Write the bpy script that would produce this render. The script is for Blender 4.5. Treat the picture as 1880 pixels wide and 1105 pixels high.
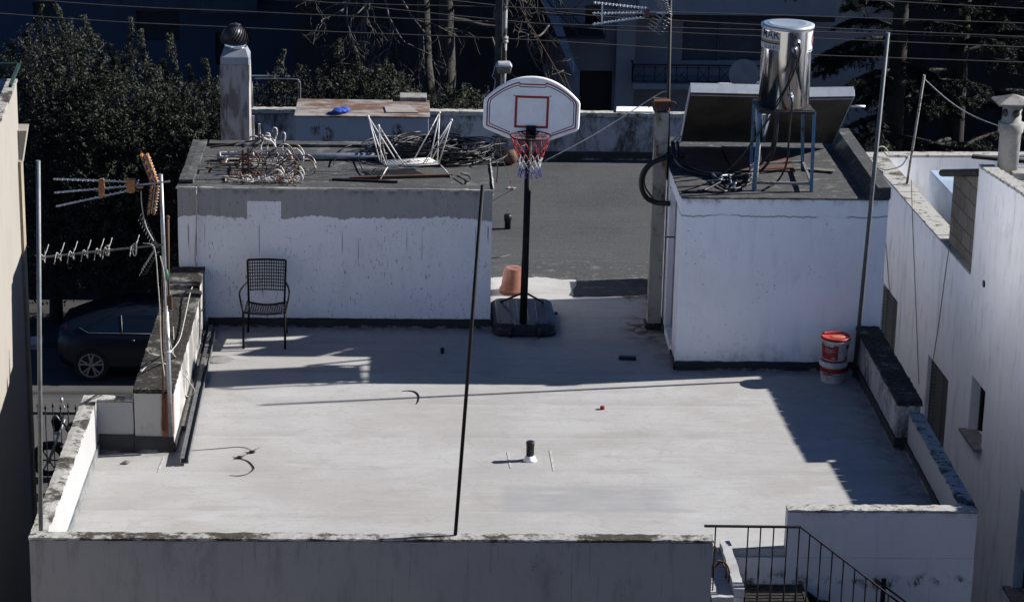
import bpy, math, random
import numpy as np
from mathutils import Vector, Matrix
from math import sin, cos, pi, radians as R, sqrt, atan2

for o in list(bpy.data.objects): bpy.data.objects.remove(o)
scene = bpy.context.scene
random.seed(7); np.random.seed(7)

# ------------------------------------------------------------------ camera
CAM_H, F_PX, PITCH, YAW, ROLL = 8.9, 4500.0, R(17.4), R(2.45), R(1.2)
IW, IH = 1880, 1105
_F = Vector((sin(YAW)*cos(PITCH), cos(YAW)*cos(PITCH), -sin(PITCH)))
_R0 = Vector((cos(YAW), -sin(YAW), 0)); _U0 = _R0.cross(_F)
_R = cos(ROLL)*_R0 + sin(ROLL)*_U0
_U = -sin(ROLL)*_R0 + cos(ROLL)*_U0
CAM = Vector((0, 0, CAM_H))
cam = bpy.data.cameras.new('camera'); camo = bpy.data.objects.new('camera', cam)
scene.collection.objects.link(camo); scene.camera = camo
m = Matrix.Identity(4)
for i in range(3):
    m[i][0] = _R[i]; m[i][1] = _U[i]; m[i][2] = -_F[i]; m[i][3] = CAM[i]
camo.matrix_world = m
cam.sensor_width = 36; cam.lens = 36*F_PX/IW; cam.clip_start = 0.5; cam.clip_end = 2000

# ------------------------------------------------------------------ light
SUN_EL, SUN_AZ = R(30), R(9)       # azimuth measured from +X towards +Y
sv = Vector((cos(SUN_EL)*cos(SUN_AZ), cos(SUN_EL)*sin(SUN_AZ), sin(SUN_EL)))
sun = bpy.data.lights.new('sun', 'SUN'); sun.energy = 5.0; sun.angle = R(0.5); sun.color = (1, .965, .925)
suno = bpy.data.objects.new('sun', sun); scene.collection.objects.link(suno)
suno.rotation_euler = sv.to_track_quat('Z', 'Y').to_euler(); suno.location = (20, 30, 30)
w = bpy.data.worlds.new('World'); scene.world = w; w.use_nodes = True
nt = w.node_tree; bg = nt.nodes['Background']
sky = nt.nodes.new('ShaderNodeTexSky'); sky.sky_type = 'NISHITA'; sky.sun_disc = False
sky.sun_elevation = SUN_EL; sky.sun_rotation = pi/2 - SUN_AZ
sky.altitude = 1500; sky.air_density = 0.78; sky.dust_density = 0.0; sky.ozone_density = 8.0
nt.links.new(sky.outputs[0], bg.inputs[0]); bg.inputs[1].default_value = 0.05
vs = scene.view_settings; vs.view_transform = 'Standard'; vs.look = 'None'; vs.gamma = 1; vs.exposure = 1.08
scene.render.engine = 'CYCLES'

# ------------------------------------------------------------------ measuring helpers
def ray(px, py): return _F + _R*((px-940)/F_PX) + _U*((552.5-py)/F_PX)
def pz(px, py, z=0.0): d = ray(px, py); return CAM + d*((z-CAM_H)/d.z)
def py_(px, py, y): d = ray(px, py); return CAM + d*(y/d.y)
def px_(px, py, x): d = ray(px, py); return CAM + d*(x/d.x)

# ------------------------------------------------------------------ mesh helpers
class MB:
    def __init__(s): s.v = []; s.f = []; s.sm = []; s.mi = []
    def add(s, vs, fs, smooth=False, m=0):
        n = len(s.v); s.v += [tuple(x) for x in vs]
        for f in fs: s.f.append(tuple(i+n for i in f)); s.sm.append(smooth); s.mi.append(m)
        return s
    def box(s, x0, x1, y0, y1, z0, z1, m=0):
        v = [(x, y, z) for z in (z0, z1) for y in (y0, y1) for x in (x0, x1)]
        return s.add(v, [(0,2,3,1),(4,5,7,6),(0,1,5,4),(2,6,7,3),(0,4,6,2),(1,3,7,5)], False, m)
    def hexa(s, b, t, m=0):           # four bottom points (ccw from above), four top points
        return s.add(list(b)+list(t), [(3,2,1,0),(4,5,6,7),(0,1,5,4),(1,2,6,5),(2,3,7,6),(3,0,4,7)], False, m)
    def obox(s, c, dx, dy, dz, m=0):  # centre and three half vectors
        c = Vector(c); dx, dy, dz = Vector(dx), Vector(dy), Vector(dz)
        b = [c-dx-dy-dz, c+dx-dy-dz, c+dx+dy-dz, c-dx+dy-dz]; t = [p+2*dz for p in b]
        return s.hexa(b, t, m)
    def bar(s, a, b, wd, ht, up=(0,0,1), m=0):
        a, b = Vector(a), Vector(b); d = b-a; l = d.length; d.normalize(); up = Vector(up)
        sd = d.cross(up); sd.normalize(); u2 = sd.cross(d)
        return s.obox((a+b)/2, d*l/2, sd*wd/2, u2*ht/2, m)
    def rbox(s, x0, x1, y0, y1, z0, z1, step=.09, j=.004, seed=0, m=0):   # worn box: subdivided, edges jittered
        rg = random.Random(seed+int(x0*97+y0*31+z1*11))
        n = [max(1, int(round((b-a)/step))) for a, b in ((x0,x1),(y0,y1),(z0,z1))]
        n[2] = min(n[2], 30)
        idx = {}
        vs = []; fs = []
        def V(i, k, l):
            key = (i, k, l)
            if key not in idx:
                e = (i in (0, n[0])) + (k in (0, n[1])) + (l in (0, n[2]))
                a = j*(1.0 if e < 2 else 1.6)*(0.4 if e < 2 else 1)
                p = [x0+(x1-x0)*i/n[0], y0+(y1-y0)*k/n[1], z0+(z1-z0)*l/n[2]]
                q = []
                for c, (q0, q1, ii, nn) in zip(p, ((x0,x1,i,n[0]),(y0,y1,k,n[1]),(z0,z1,l,n[2]))):
                    d = rg.uniform(-a, a)
                    if e >= 2: d = abs(d)*(1 if ii == 0 else -1 if ii == nn else 0)
                    q.append(c+d)
                idx[key] = len(vs); vs.append(q)
            return idx[key]
        for a in range(n[0]):
            for b in range(n[1]):
                fs.append((V(a,b,0),V(a,b+1,0),V(a+1,b+1,0),V(a+1,b,0))); fs.append((V(a,b,n[2]),V(a+1,b,n[2]),V(a+1,b+1,n[2]),V(a,b+1,n[2])))
        for a in range(n[0]):
            for c in range(n[2]):
                fs.append((V(a,0,c),V(a+1,0,c),V(a+1,0,c+1),V(a,0,c+1))); fs.append((V(a,n[1],c),V(a,n[1],c+1),V(a+1,n[1],c+1),V(a+1,n[1],c)))
        for b in range(n[1]):
            for c in range(n[2]):
                fs.append((V(0,b,c),V(0,b,c+1),V(0,b+1,c+1),V(0,b+1,c))); fs.append((V(n[0],b,c),V(n[0],b+1,c),V(n[0],b+1,c+1),V(n[0],b,c+1)))
        return s.add(vs, fs, False, m)
    def tube(s, pts, r, n=8, closed=False, m=0, smooth=True):
        pts = [Vector(p) for p in pts]; k = len(pts)
        rs = r if isinstance(r, (list, tuple)) else [r]*k
        vs = []; pn = None
        for i, p in enumerate(pts):
            a = pts[(i-1) % k] if (closed or i > 0) else p
            b = pts[(i+1) % k] if (closed or i < k-1) else p
            t = (b-a)
            if t.length < 1e-9: t = Vector((0,0,1))
            t.normalize()
            if pn is None:
                pn = t.cross(Vector((0,0,1)))
                if pn.length < .05: pn = t.cross(Vector((0,1,0)))
            pn = pn - t*pn.dot(t)
            if pn.length < 1e-6: pn = t.orthogonal()
            pn.normalize(); bn = t.cross(pn)
            for q in range(n):
                an = 2*pi*q/n; vs.append(p + (pn*cos(an)+bn*sin(an))*rs[i])
        fs = []
        for i in range(k if closed else k-1):
            i2 = (i+1) % k
            for q in range(n):
                q2 = (q+1) % n; fs.append((i*n+q, i*n+q2, i2*n+q2, i2*n+q))
        s.add(vs, fs, smooth, m)
        if not closed:
            b = len(s.v)-len(vs)
            s.f.append(tuple(b+q for q in reversed(range(n)))); s.sm.append(False); s.mi.append(m)
            s.f.append(tuple(b+(k-1)*n+q for q in range(n))); s.sm.append(False); s.mi.append(m)
        return s
    def lathe(s, prof, c, n=24, rot=None, m=0, smooth=True, mats=None, caps=True):
        c = Vector(c); vs = []
        for r_, z_ in prof:
            for q in range(n):
                p = Vector((r_*cos(2*pi*q/n), r_*sin(2*pi*q/n), z_))
                vs.append(c + (rot @ p if rot else p))
        b = len(s.v); s.v += [tuple(x) for x in vs]
        for i in range(len(prof)-1):
            for q in range(n):
                q2 = (q+1) % n
                s.f.append((b+i*n+q, b+i*n+q2, b+(i+1)*n+q2, b+(i+1)*n+q)); s.sm.append(smooth); s.mi.append(mats[i] if mats else m)
        for i, rev in ((0, True), (len(prof)-1, False)):
            if caps and prof[i][0] > 1e-4:
                ids = [b+i*n+q for q in range(n)]
                s.f.append(tuple(reversed(ids)) if rev else tuple(ids)); s.sm.append(False); s.mi.append(mats[min(i, len(mats)-1)] if mats else m)
        return s
    def prism(s, poly, o, u, v, wv, m=0):   # polygon in (u,v) frame extruded along wv
        o, u, v, wv = Vector(o), Vector(u), Vector(v), Vector(wv); k = len(poly)
        a = [o+u*x+v*y for x, y in poly]; b = [p+wv for p in a]
        return s.add(a+b, [tuple(reversed(range(k))), tuple(range(k, 2*k))]+[(i,(i+1)%k,k+(i+1)%k,k+i) for i in range(k)], False, m)
    def ball(s, c, r, nu=20, nv=12, m=0):
        c = Vector(c); rr = r if isinstance(r, tuple) else (r, r, r)
        prof = [(sin(pi*i/nv), -cos(pi*i/nv)) for i in range(nv+1)]
        vs = [(c.x+rr[0]*a*cos(2*pi*q/nu), c.y+rr[1]*a*sin(2*pi*q/nu), c.z+rr[2]*b) for a, b in prof for q in range(nu)]
        fs = [(i*nu+q, i*nu+(q+1)%nu, (i+1)*nu+(q+1)%nu, (i+1)*nu+q) for i in range(nv) for q in range(nu)]
        return s.add(vs, fs, True, m)
    def ribbon(s, pts, wd, o, u, v, n, closed=False, m=0):  # flat painted line in a plane, pts 2D
        k = len(pts); L = []; Rr = []
        for i, p in enumerate(pts):
            a = pts[(i-1)%k] if (closed or i > 0) else p; b = pts[(i+1)%k] if (closed or i < k-1) else p
            p = Vector(p)
            d1 = (p-Vector(a)); d2 = (Vector(b)-p)
            d1 = d1.normalized() if d1.length > 1e-9 else d2.normalized(); d2 = d2.normalized() if d2.length > 1e-9 else d1
            t = (d1+d2).normalized(); nn = Vector((-t.y, t.x)); sc = 1/max(.4, nn.dot(Vector((-d1.y, d1.x))))
            L.append(p+nn*wd/2*sc); Rr.append(p-nn*wd/2*sc)
        o, u, v, n = Vector(o), Vector(u), Vector(v), Vector(n)
        vs = [o+u*q.x+v*q.y+n for q in L+Rr]
        fs = [(i, k+i, k+(i+1)%k, (i+1)%k) for i in range(k if closed else k-1)]
        return s.add(vs, fs, False, m)

def base_of(o):
    v = Vector((0,0,0))
    while o is not None: v += o.location; o = o.parent
    return v
def meta(o, label=None, cat=None, group=None, kind=None):
    if label: o['label'] = label
    if cat: o['category'] = cat
    if group: o['group'] = group
    if kind: o['kind'] = kind
    return o
def empty(name, loc, label, cat, group=None):
    o = bpy.data.objects.new(name, None); scene.collection.objects.link(o); o.location = Vector(loc); o.empty_display_size = .1
    return meta(o, label, cat, group)
def obj(name, mb, mats, parent=None, label=None, cat=None, group=None, kind=None, bevel=0, loc=None):
    if not isinstance(mats, (list, tuple)): mats = [mats]
    me = bpy.data.meshes.new(name)
    b = base_of(parent) if parent is not None else (Vector(loc) if loc is not None else Vector((0,0,0)))
    if parent is None and loc is None and mb.v and kind is None:
        a = np.array(mb.v); b = Vector(((a[:,0].min()+a[:,0].max())/2, (a[:,1].min()+a[:,1].max())/2, a[:,2].min()))
    me.from_pydata([(x-b.x, y-b.y, z-b.z) for x, y, z in mb.v], [], mb.f)
    me.polygons.foreach_set('use_smooth', mb.sm); me.polygons.foreach_set('material_index', mb.mi)
    for mt in mats: me.materials.append(mt)
    me.update()
    o = bpy.data.objects.new(name, me); scene.collection.objects.link(o)
    if parent is not None: o.parent = parent
    else: o.location = b
    if bevel:
        md = o.modifiers.new('bevel', 'BEVEL'); md.width = bevel; md.segments = 2; md.limit_method = 'ANGLE'; md.angle_limit = R(40)
    return meta(o, label, cat, group, kind)
def copy_tree(o, parent=None):
    c = o.copy(); scene.collection.objects.link(c)
    if parent is not None: c.parent = parent
    for ch in list(o.children): copy_tree(ch, c)
    return c
def smooth_path(pts, n=8, closed=False):     # Catmull-Rom
    pts = [Vector(p) for p in pts]; k = len(pts); out = []
    for i in range(k if closed else k-1):
        p0 = pts[(i-1)%k] if (closed or i > 0) else pts[0]*2-pts[1]
        p1 = pts[i]; p2 = pts[(i+1)%k]
        p3 = pts[(i+2)%k] if (closed or i < k-2) else pts[-1]*2-pts[-2]
        for q in range(n):
            t = q/n
            out.append(.5*((2*p1)+(p2-p0)*t+(2*p0-5*p1+4*p2-p3)*t*t+(3*p1-p0-3*p2+p3)*t**3))
    if not closed: out.append(pts[-1])
    return out

# ------------------------------------------------------------------ materials
KA = .60      # overall albedo level, lowered for all materials to cut bounce light into the shade
class Mat:
    def __init__(s, name, base=(.5,.5,.5), rough=.8, metal=0.0, spec=.4):
        s.m = bpy.data.materials.new(name); s.m.use_nodes = True; s.t = s.m.node_tree
        base = tuple(c*KA for c in base); s.b = s.t.nodes['Principled BSDF']; s.b.inputs['Base Color'].default_value = (*base, 1)
        s.b.inputs['Roughness'].default_value = rough; s.b.inputs['Metallic'].default_value = metal
        s.b.inputs['Specular IOR Level'].default_value = spec
        s.col = s.rgb(base); s.pos = s.t.nodes.new('ShaderNodeNewGeometry').outputs['Position']
    def N(s, t): return s.t.nodes.new(t)
    def L(s, a, b): s.t.links.new(a, b)
    def rgb(s, c):
        n = s.N('ShaderNodeRGB'); n.outputs[0].default_value = (*c, 1); return n.outputs[0]
    def local(s):
        s.pos = s.N('ShaderNodeTexCoord').outputs['Object']; return s
    def noise(s, scale=1.0, vec=(1,1,1), detail=4, rough=.6, dist=0.0, off=(0,0,0)):
        mp = s.N('ShaderNodeMapping'); mp.inputs['Scale'].default_value = vec; mp.inputs['Location'].default_value = off
        s.L(s.pos, mp.inputs['Vector'])
        n = s.N('ShaderNodeTexNoise'); n.inputs['Scale'].default_value = scale; n.inputs['Detail'].default_value = detail
        n.inputs['Roughness'].default_value = rough; n.inputs['Distortion'].default_value = dist
        s.L(mp.outputs[0], n.inputs['Vector']); return n.outputs['Fac']
    def ramp(s, fac, a, b, lo=0.0, hi=1.0):
        n = s.N('ShaderNodeMapRange'); n.interpolation_type = 'SMOOTHSTEP'; s.L(fac, n.inputs[0])
        n.inputs[1].default_value = a; n.inputs[2].default_value = b; n.inputs[3].default_value = lo; n.inputs[4].default_value = hi
        return n.outputs[0]
    def math(s, op, a, b=None, c=None):
        n = s.N('ShaderNodeMath'); n.operation = op
        for i, x in enumerate((a, b, c)):
            if x is None: continue
            if isinstance(x, (int, float)): n.inputs[i].default_value = x
            else: s.L(x, n.inputs[i])
        return n.outputs[0]
    def xyz(s):
        n = s.N('ShaderNodeSeparateXYZ'); s.L(s.pos, n.inputs[0]); return n.outputs
    def over(s, fac, col, mode='MIX'):
        n = s.N('ShaderNodeMix'); n.data_type = 'RGBA'; n.blend_type = mode
        if isinstance(fac, (int, float)): n.inputs[0].default_value = fac
        else: s.L(fac, n.inputs[0])
        s.L(s.col, n.inputs[6])
        if isinstance(col, tuple): n.inputs[7].default_value = (*[c*KA for c in col], 1)
        else: s.L(col, n.inputs[7])
        s.col = n.outputs[2]; return s
    def bump(s, h, strength=.3, dist=.01):
        n = s.N('ShaderNodeBump'); n.inputs['Strength'].default_value = strength; n.inputs['Distance'].default_value = dist
        s.L(h, n.inputs['Height']); s.L(n.outputs[0], s.b.inputs['Normal']); return s
    def roughness(s, f): s.L(f, s.b.inputs['Roughness']); return s
    def done(s): s.L(s.col, s.b.inputs['Base Color']); return s.m

def plain(name, base, rough=.7, metal=0.0, var=.25, scale=6, spec=.4, grain=0, dust=0):
    M = Mat(name, base, rough, metal, spec)
    d = tuple(c*(1-var) for c in base); l = tuple(min(1.40, c*(1+var*.6)) for c in base)
    M.over(M.ramp(M.noise(scale), .42, .62), d).over(M.ramp(M.noise(scale*3.3, off=(3,1,2)), .5, .75, 0, .7), l)
    if dust: M.over(M.ramp(M.noise(7, (1,1,.5), 5, .75, .8, off=(4,4,4)), .5, .66, 0, dust), (.33,.31,.28)).over(M.ramp(M.noise(24, (1,1,1), 4, .75), .6, .7, 0, dust*.8), (.30,.28,.25))
    if grain: M.bump(M.noise(grain, detail=3), .25, .004)
    return M.done()

def membrane_mat():
    M = Mat('white_membrane', (.565,.56,.548), .75, 0, .3)
    M.over(M.ramp(M.noise(.55, (1,1.3,1), 5), .38, .66, 0, .55), (.42,.40,.365))
    M.over(M.ramp(M.noise(2.2, (.45,3.6,1), 6, .7, .8, off=(2,0,0)), .46, .74, 0, .5), (.40,.385,.36))
    M.over(M.ramp(M.noise(6, (.45,7,1), 5, .75, 1.2, off=(0,5,0)), .54, .8, 0, .34), (.37,.355,.335))
    M.over(M.ramp(M.noise(4.5, (1,1.5,1), 6, .78, 1.0, off=(3,5,7)), .52, .66, 0, .48), (.405,.39,.365))
    M.over(M.ramp(M.noise(1.0, (1,1.4,1), 5, .65, .8, off=(13,5,7)), .57, .66, 0, .40), (.43,.405,.37))
    M.over(M.ramp(M.noise(38, (1,1.3,1), 4, .8), .5, .72, 0, .5), (.36,.35,.335)); M.over(M.ramp(M.noise(16, (1,1.5,1), 5, .85, off=(5,1,1)), .54, .68, 0, .6), (.37,.355,.33))
    M.over(M.ramp(M.noise(1.3, (1,2.2,1), 4, off=(7,3,0)), .56, .75, 0, .5), (.64,.64,.635))
    x, y, z = M.xyz()[0:3]
    # lap seams every metre
    wob = M.math('MULTIPLY', M.math('SUBTRACT', M.noise(.9, (1,.2,1)), .5), .09)
    fy = M.math('FRACT', M.math('ADD', M.math('ADD', y, wob), .38))
    line = M.math('MULTIPLY', M.ramp(fy, .0, .012), M.ramp(fy, .02, .05, 1, 0))
    dark = M.math('MULTIPLY', M.ramp(fy, .035, .06), M.ramp(fy, .07, .30, 1, 0))
    M.over(M.math('MULTIPLY', dark, M.ramp(M.noise(1.1, (1,.3,1), off=(4,4,0)), .4, .62, 0, .45)), (.37,.355,.335))
    M.over(M.math('MULTIPLY', line, M.ramp(M.noise(1.6, (1,.3,1)), .42, .66, 0.0, .6)), (.58,.58,.57))
    # faint washed patch near the front
    px = M.math('MULTIPLY', M.ramp(x, .83, .95), M.ramp(x, 2.3, 2.8, 1, 0)); pyy = M.math('MULTIPLY', M.ramp(y, 21.6, 21.75), M.ramp(y, 22.2, 22.45, 1, 0))
    M.over(M.math('MULTIPLY', M.math('MULTIPLY', px, pyy), M.ramp(M.noise(3, (.5,3,1)), .35, .6, .3, .85)), (.385,.39,.40))
    # dried puddle tide lines and grime gathered along the wall feet
    for off, sc in (((3,9,0), .9), ((21,4,0), 1.4)):
        nn = M.noise(sc, (1,1.35,1), 3, .5, .4, off=off)
        M.over(M.math('MULTIPLY', M.math('MULTIPLY', M.ramp(nn, .560, .572), M.ramp(nn, .574, .600, 1, 0)), M.ramp(M.noise(2, off=off), .4, .6, .0, .30)), (.38,.36,.33))
        M.over(M.math('MULTIPLY', M.ramp(nn, .575, .62), .28), (.45,.44,.43))
    def band(v, a, b_): return M.ramp(v, a, b_) if a < b_ else M.ramp(v, b_, a, 1, 0)
    g1 = M.math('MULTIPLY', band(y, 26.95, 27.3), M.ramp(x, .9, 1.1, 1, 0))
    g2 = M.math('MULTIPLY', band(y, 25.55, 25.87), M.ramp(x, 2.8, 2.95))
    g3 = M.math('MULTIPLY', band(x, 4.6, 4.95), M.ramp(y, 25.9, 26.0, 1, 0)); g4 = M.math('MULTIPLY', band(y, 22.95, 23.2), M.ramp(x, -2.4, -2.3, 1, 0)); g5 = M.math('MULTIPLY', band(x, 2.6, 2.95), M.ramp(y, 25.8, 26.0))
    gg = M.math('MAXIMUM', M.math('MAXIMUM', g1, g2), M.math('MAXIMUM', g3, M.math('MAXIMUM', g4, g5)))
    M.over(M.math('MULTIPLY', gg, M.ramp(M.noise(5, (1,1,1), 6, .75, .8, off=(2,2,0)), .4, .62, .1, .8)), (.24,.22,.20))
    # scuffs and bright spills
    M.over(M.ramp(M.noise(7, (.7,2.5,1), 5, .7, .6), .69, .74, 0, .6), (.66,.66,.65))
    M.over(M.ramp(M.noise(26, (1,1.6,1), 3, .7), .70, .76, 0, .5), (.20,.19,.18))
    # rust leaking from the flue foot
    d = M.math('SQRT', M.math('ADD', M.math('POWER', M.math('SUBTRACT', x, 2.72), 2), M.math('POWER', M.math('MULTIPLY', M.math('SUBTRACT', y, 27.3), .45), 2)))
    M.over(M.math('MULTIPLY', M.ramp(d, .05, .36, 1, 0), M.ramp(M.noise(6, (1,1,1), 4, .6, .8), .42, .6)), (.13,.07,.035))
    d2 = M.math('SQRT', M.math('ADD', M.math('POWER', M.math('MULTIPLY', M.math('SUBTRACT', x, 2.75), .8), 2), M.math('POWER', M.math('SUBTRACT', y, 28.55), 2)))
    M.over(M.math('MULTIPLY', M.ramp(d2, .03, .3, 1, 0), M.ramp(M.noise(5, (1,1,1), 4, .6, .8, off=(3,0,0)), .42, .6)), (.17,.11,.05))
    M.bump(M.noise(45, (1,1,1), 4, .7), .25, .004)
    return M.done()

def felt_mat():
    M = Mat('mineral_felt', (.086,.088,.090), .95, 0, .2)
    M.over(M.ramp(M.noise(.8, (1,1,1), 5), .4, .65), (.066,.067,.069))
    M.over(M.ramp(M.noise(3, (.3,4,1), 4), .5, .72, 0, .6), (.11,.114,.106))
    M.over(M.ramp(M.noise(42, (1,1.4,1), 3, .8), .52, .66, 0, .9), (.17,.172,.175))
    M.over(M.ramp(M.noise(36, (1,1.4,1), 3, .8, off=(9,9,9)), .55, .68, 0, .9), (.035,.036,.037))
    y = M.xyz()[1]; x = M.xyz()[0]
    fr = M.math('FRACT', M.math('ADD', y, M.math('MULTIPLY', M.noise(1), .05)))
    M.over(M.math('MULTIPLY', M.math('MULTIPLY', M.ramp(fr, 0, .02), M.ramp(fr, .03, .06, 1, 0)), .35), (.060,.062,.060))
    # pale scuffs and droppings close to the painted edge
    M.over(M.math('MULTIPLY', M.ramp(y, 29.2, 31.0, 1, 0), M.ramp(M.noise(5, (1,1.6,1), 5, .7), .52, .68, 0, .6)), (.30,.29,.265))
    M.over(M.ramp(M.noise(9, (1,1.5,1), 3, .6, off=(1,6,0)), .76, .79), (.5,.5,.48))
    M.bump(M.noise(120, (1,1,1), 2, .8), .5, .004)
    return M.done()

def wall_mat(name, base=(.70,.70,.71), grime=(.10,.095,.085), top=None, amt=.5, grey_band=None, drips=False, spots=0.0, foot=None, cracks=False, mould=0, line=None):
    M = Mat(name, base, .85, 0, .25)
    M.over(M.ramp(M.noise(1.1, (1,1,1), 5), .4, .68, 0, .5), tuple(c*.86 for c in base))
    M.over(M.ramp(M.noise(2.5, (2.2,2.2,.5), 5, .65, off=(4,2,1)), .5, .74, 0, amt*.7), tuple(c*.68 for c in base))
    M.over(M.ramp(M.noise(5, (2.4,2.4,.35), 4, .7, off=(1,7,3)), .56, .8, 0, amt*.5), tuple(c*.55 for c in base))
    M.over(M.ramp(M.noise(1.9, (1,1,.8), 6, .75, 1.2, off=(8,4,6)), .60, .635, 0, amt*.22), tuple(c*.62 for c in base))
    M.over(M.ramp(M.noise(10, (3,3,.12), 3, .6, off=(5,3,1)), .62, .74, 0, amt*.55), tuple(c*.6 for c in base))
    M.over(M.ramp(M.noise(14, (1,1,1), 4), .58, .78, 0, .35), tuple(min(1.45, c*1.1) for c in base))
    x, y, z = M.xyz()[0:3]
    if grey_band:
        wob = M.math('ADD', M.math('MULTIPLY', M.math('SUBTRACT', M.noise(1.5, (1,1,.01), 4, .6), .5), .24), M.math('MULTIPLY', M.math('SUBTRACT', M.noise(18, (1,1,.1), 3, .75), .5), .10))
        band = M.ramp(M.math('ADD', z, wob), grey_band-.004, grey_band+.004)
        gap = M.math('MULTIPLY', M.math('MULTIPLY', M.ramp(x, -1.905, -1.90), M.ramp(x, -1.515, -1.51, 1, 0)), M.ramp(M.math('ADD', z, M.math('MULTIPLY', M.noise(20), .012)), 1.515, 1.52, 1, 0))
        keep = M.math('MULTIPLY', band, M.math('SUBTRACT', 1, gap))
        M.over(keep, (.50,.49,.485)); 
        M.over(M.math('MULTIPLY', keep, M.ramp(M.noise(5, (2,2,.3), 4), .45, .75, 0, .6)), (.37,.365,.36))
        M.over(M.math('MULTIPLY', keep, M.ramp(M.noise(2.5, (1,1,1), 4, .6, 1.5), .56, .7, 0, .5)), (.60,.59,.585))
        M.over(M.math('MULTIPLY', M.ramp(z, 1.56, 1.66), M.ramp(M.noise(9, (1,1,.4), 4), .45, .65, 0, .8)), (.12,.12,.12))
    if drips:
        area = M.math('MULTIPLY', M.ramp(M.noise(1.4, (1,1,.7), 4, off=(2,0,0)), .42, .6), 1.0)
        d1 = M.ramp(M.noise(22, (2.2,2.2,.40), 4, .7, .4), .625, .65)
        M.over(M.math('MULTIPLY', M.math('MULTIPLY', d1, area), .75), (.13,.13,.13))
        d2 = M.ramp(M.noise(34, (1.5,1.5,.5), 4, .75, .3, off=(5,5,5)), .625, .65)
        M.over(M.math('MULTIPLY', d2, M.ramp(M.noise(1.7, (1,1,1), 3, off=(6,1,4)), .42, .58, 0, .85)), (.10,.10,.10))
        run = M.math('MULTIPLY', M.ramp(M.noise(30, (1.6,1.6,.012), 1, .4), .70, .72), M.ramp(M.math('ADD', z, M.math('MULTIPLY', M.noise(7, (1,1,.02), 2), .9)), 1.25, 1.4))
        M.over(M.math('MULTIPLY', M.math('MULTIPLY', run, M.ramp(z, 1.2, 1.26, 1, 0)), .8), (.14,.14,.14))
    if spots:
        M.over(M.math('MULTIPLY', M.ramp(M.noise(34, (1,1,.6), 4, .75, .3, off=(2,9,2)), .64, .67), M.ramp(M.noise(1.6, off=(1,1,8)), .46, .62, 0, spots)), (.10,.09,.08))
    if top is not None:      # mould under an upper edge
        M.over(M.math('MULTIPLY', M.ramp(M.math('ADD', z, M.math('MULTIPLY', M.noise(6, (1,1,.3), 5, .7), .42)), top+.14, top+.3), M.ramp(M.noise(22, (1,1,1), 4, .7), .35, .6, .3, .9)), grime)
    if foot is not None:
        M.over(M.math('MULTIPLY', M.ramp(M.math('SUBTRACT', z, M.math('MULTIPLY', M.noise(4, (1,1,.3), 5, .7), .6)), foot-.35, foot-.05, 1, 0), M.ramp(M.noise(11), .35, .65, .2, .75)), tuple(c*.45 for c in base))
    if cracks:
        cz = M.math('SUBTRACT', z, M.math('ADD', 1.78, M.math('MULTIPLY', M.math('SUBTRACT', M.noise(2.2, (1,1,.01), 5, .7), .5), .14)))
        M.over(M.math('MULTIPLY', M.ramp(M.math('ABSOLUTE', cz), .003, .012, 1, 0), M.ramp(M.noise(2.5, off=(1,5,2)), .35, .5, .1, .75)), (.16,.155,.15))
    if line is not None:
        dz = M.math('ABSOLUTE', M.math('SUBTRACT', M.math('ADD', z, M.math('MULTIPLY', M.math('SUBTRACT', M.noise(2.5, (1,1,.3), 5, .7), .5), .25)), line))
        M.over(M.math('MULTIPLY', M.ramp(dz, .0, .10, 1, 0), M.ramp(M.noise(7, (1,1,.8), 5, .75, off=(6,2,2)), .47, .62)), grime)
    if mould:
        M.over(M.math('MULTIPLY', M.ramp(M.noise(3.2, (1,1,.55), 6, .72, .4, off=(2,8,1)), .5-.12*mould, .62), M.ramp(M.noise(16, (1,1,.4), 4, .7), .3, .6, .35, .95)), grime)
    M.bump(M.noise(60, (1,1,1), 4, .65), .22, .004)
    return M.done()

def coping_mat(name, moss=.5, light=(.50,.49,.46), darkc=(.075,.065,.052)):
    M = Mat(name, light, .95, 0, .2)
    M.over(M.ramp(M.noise(2.2, (1,1,1), 6, .7), .62-.24*moss, .68-.18*moss), darkc)
    M.over(M.ramp(M.noise(9, (1,1,1), 6, .75, off=(2,3,1)), .55-.1*moss, .66), tuple(c*.55 for c in darkc))
    M.over(M.ramp(M.noise(28, (1,1,1), 4, .75, off=(5,3,1)), .58, .68, 0, .75), tuple(c*.9 for c in light))
    M.over(M.ramp(M.noise(5, (1,1,1), 5, .7, off=(7,3,9)), .62, .72, 0, .7), (.16,.12,.08))
    M.bump(M.noise(50, (1,1,1), 5, .75), .6, .008)
    return M.done()

def metal_rust(name, base, rust=.3, rough=.5, metal=.6):
    M = Mat(name, base, rough, metal, .5)
    M.over(M.ramp(M.noise(9, (1,1,1), 5, .7), .66-.3*rust, .72-.25*rust), (.13,.055,.025))
    M.over(M.ramp(M.noise(30, (1,1,1), 4, .7, off=(3,1,1)), .6, .72, 0, .6), tuple(c*.5 for c in base))
    return M.done()

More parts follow.
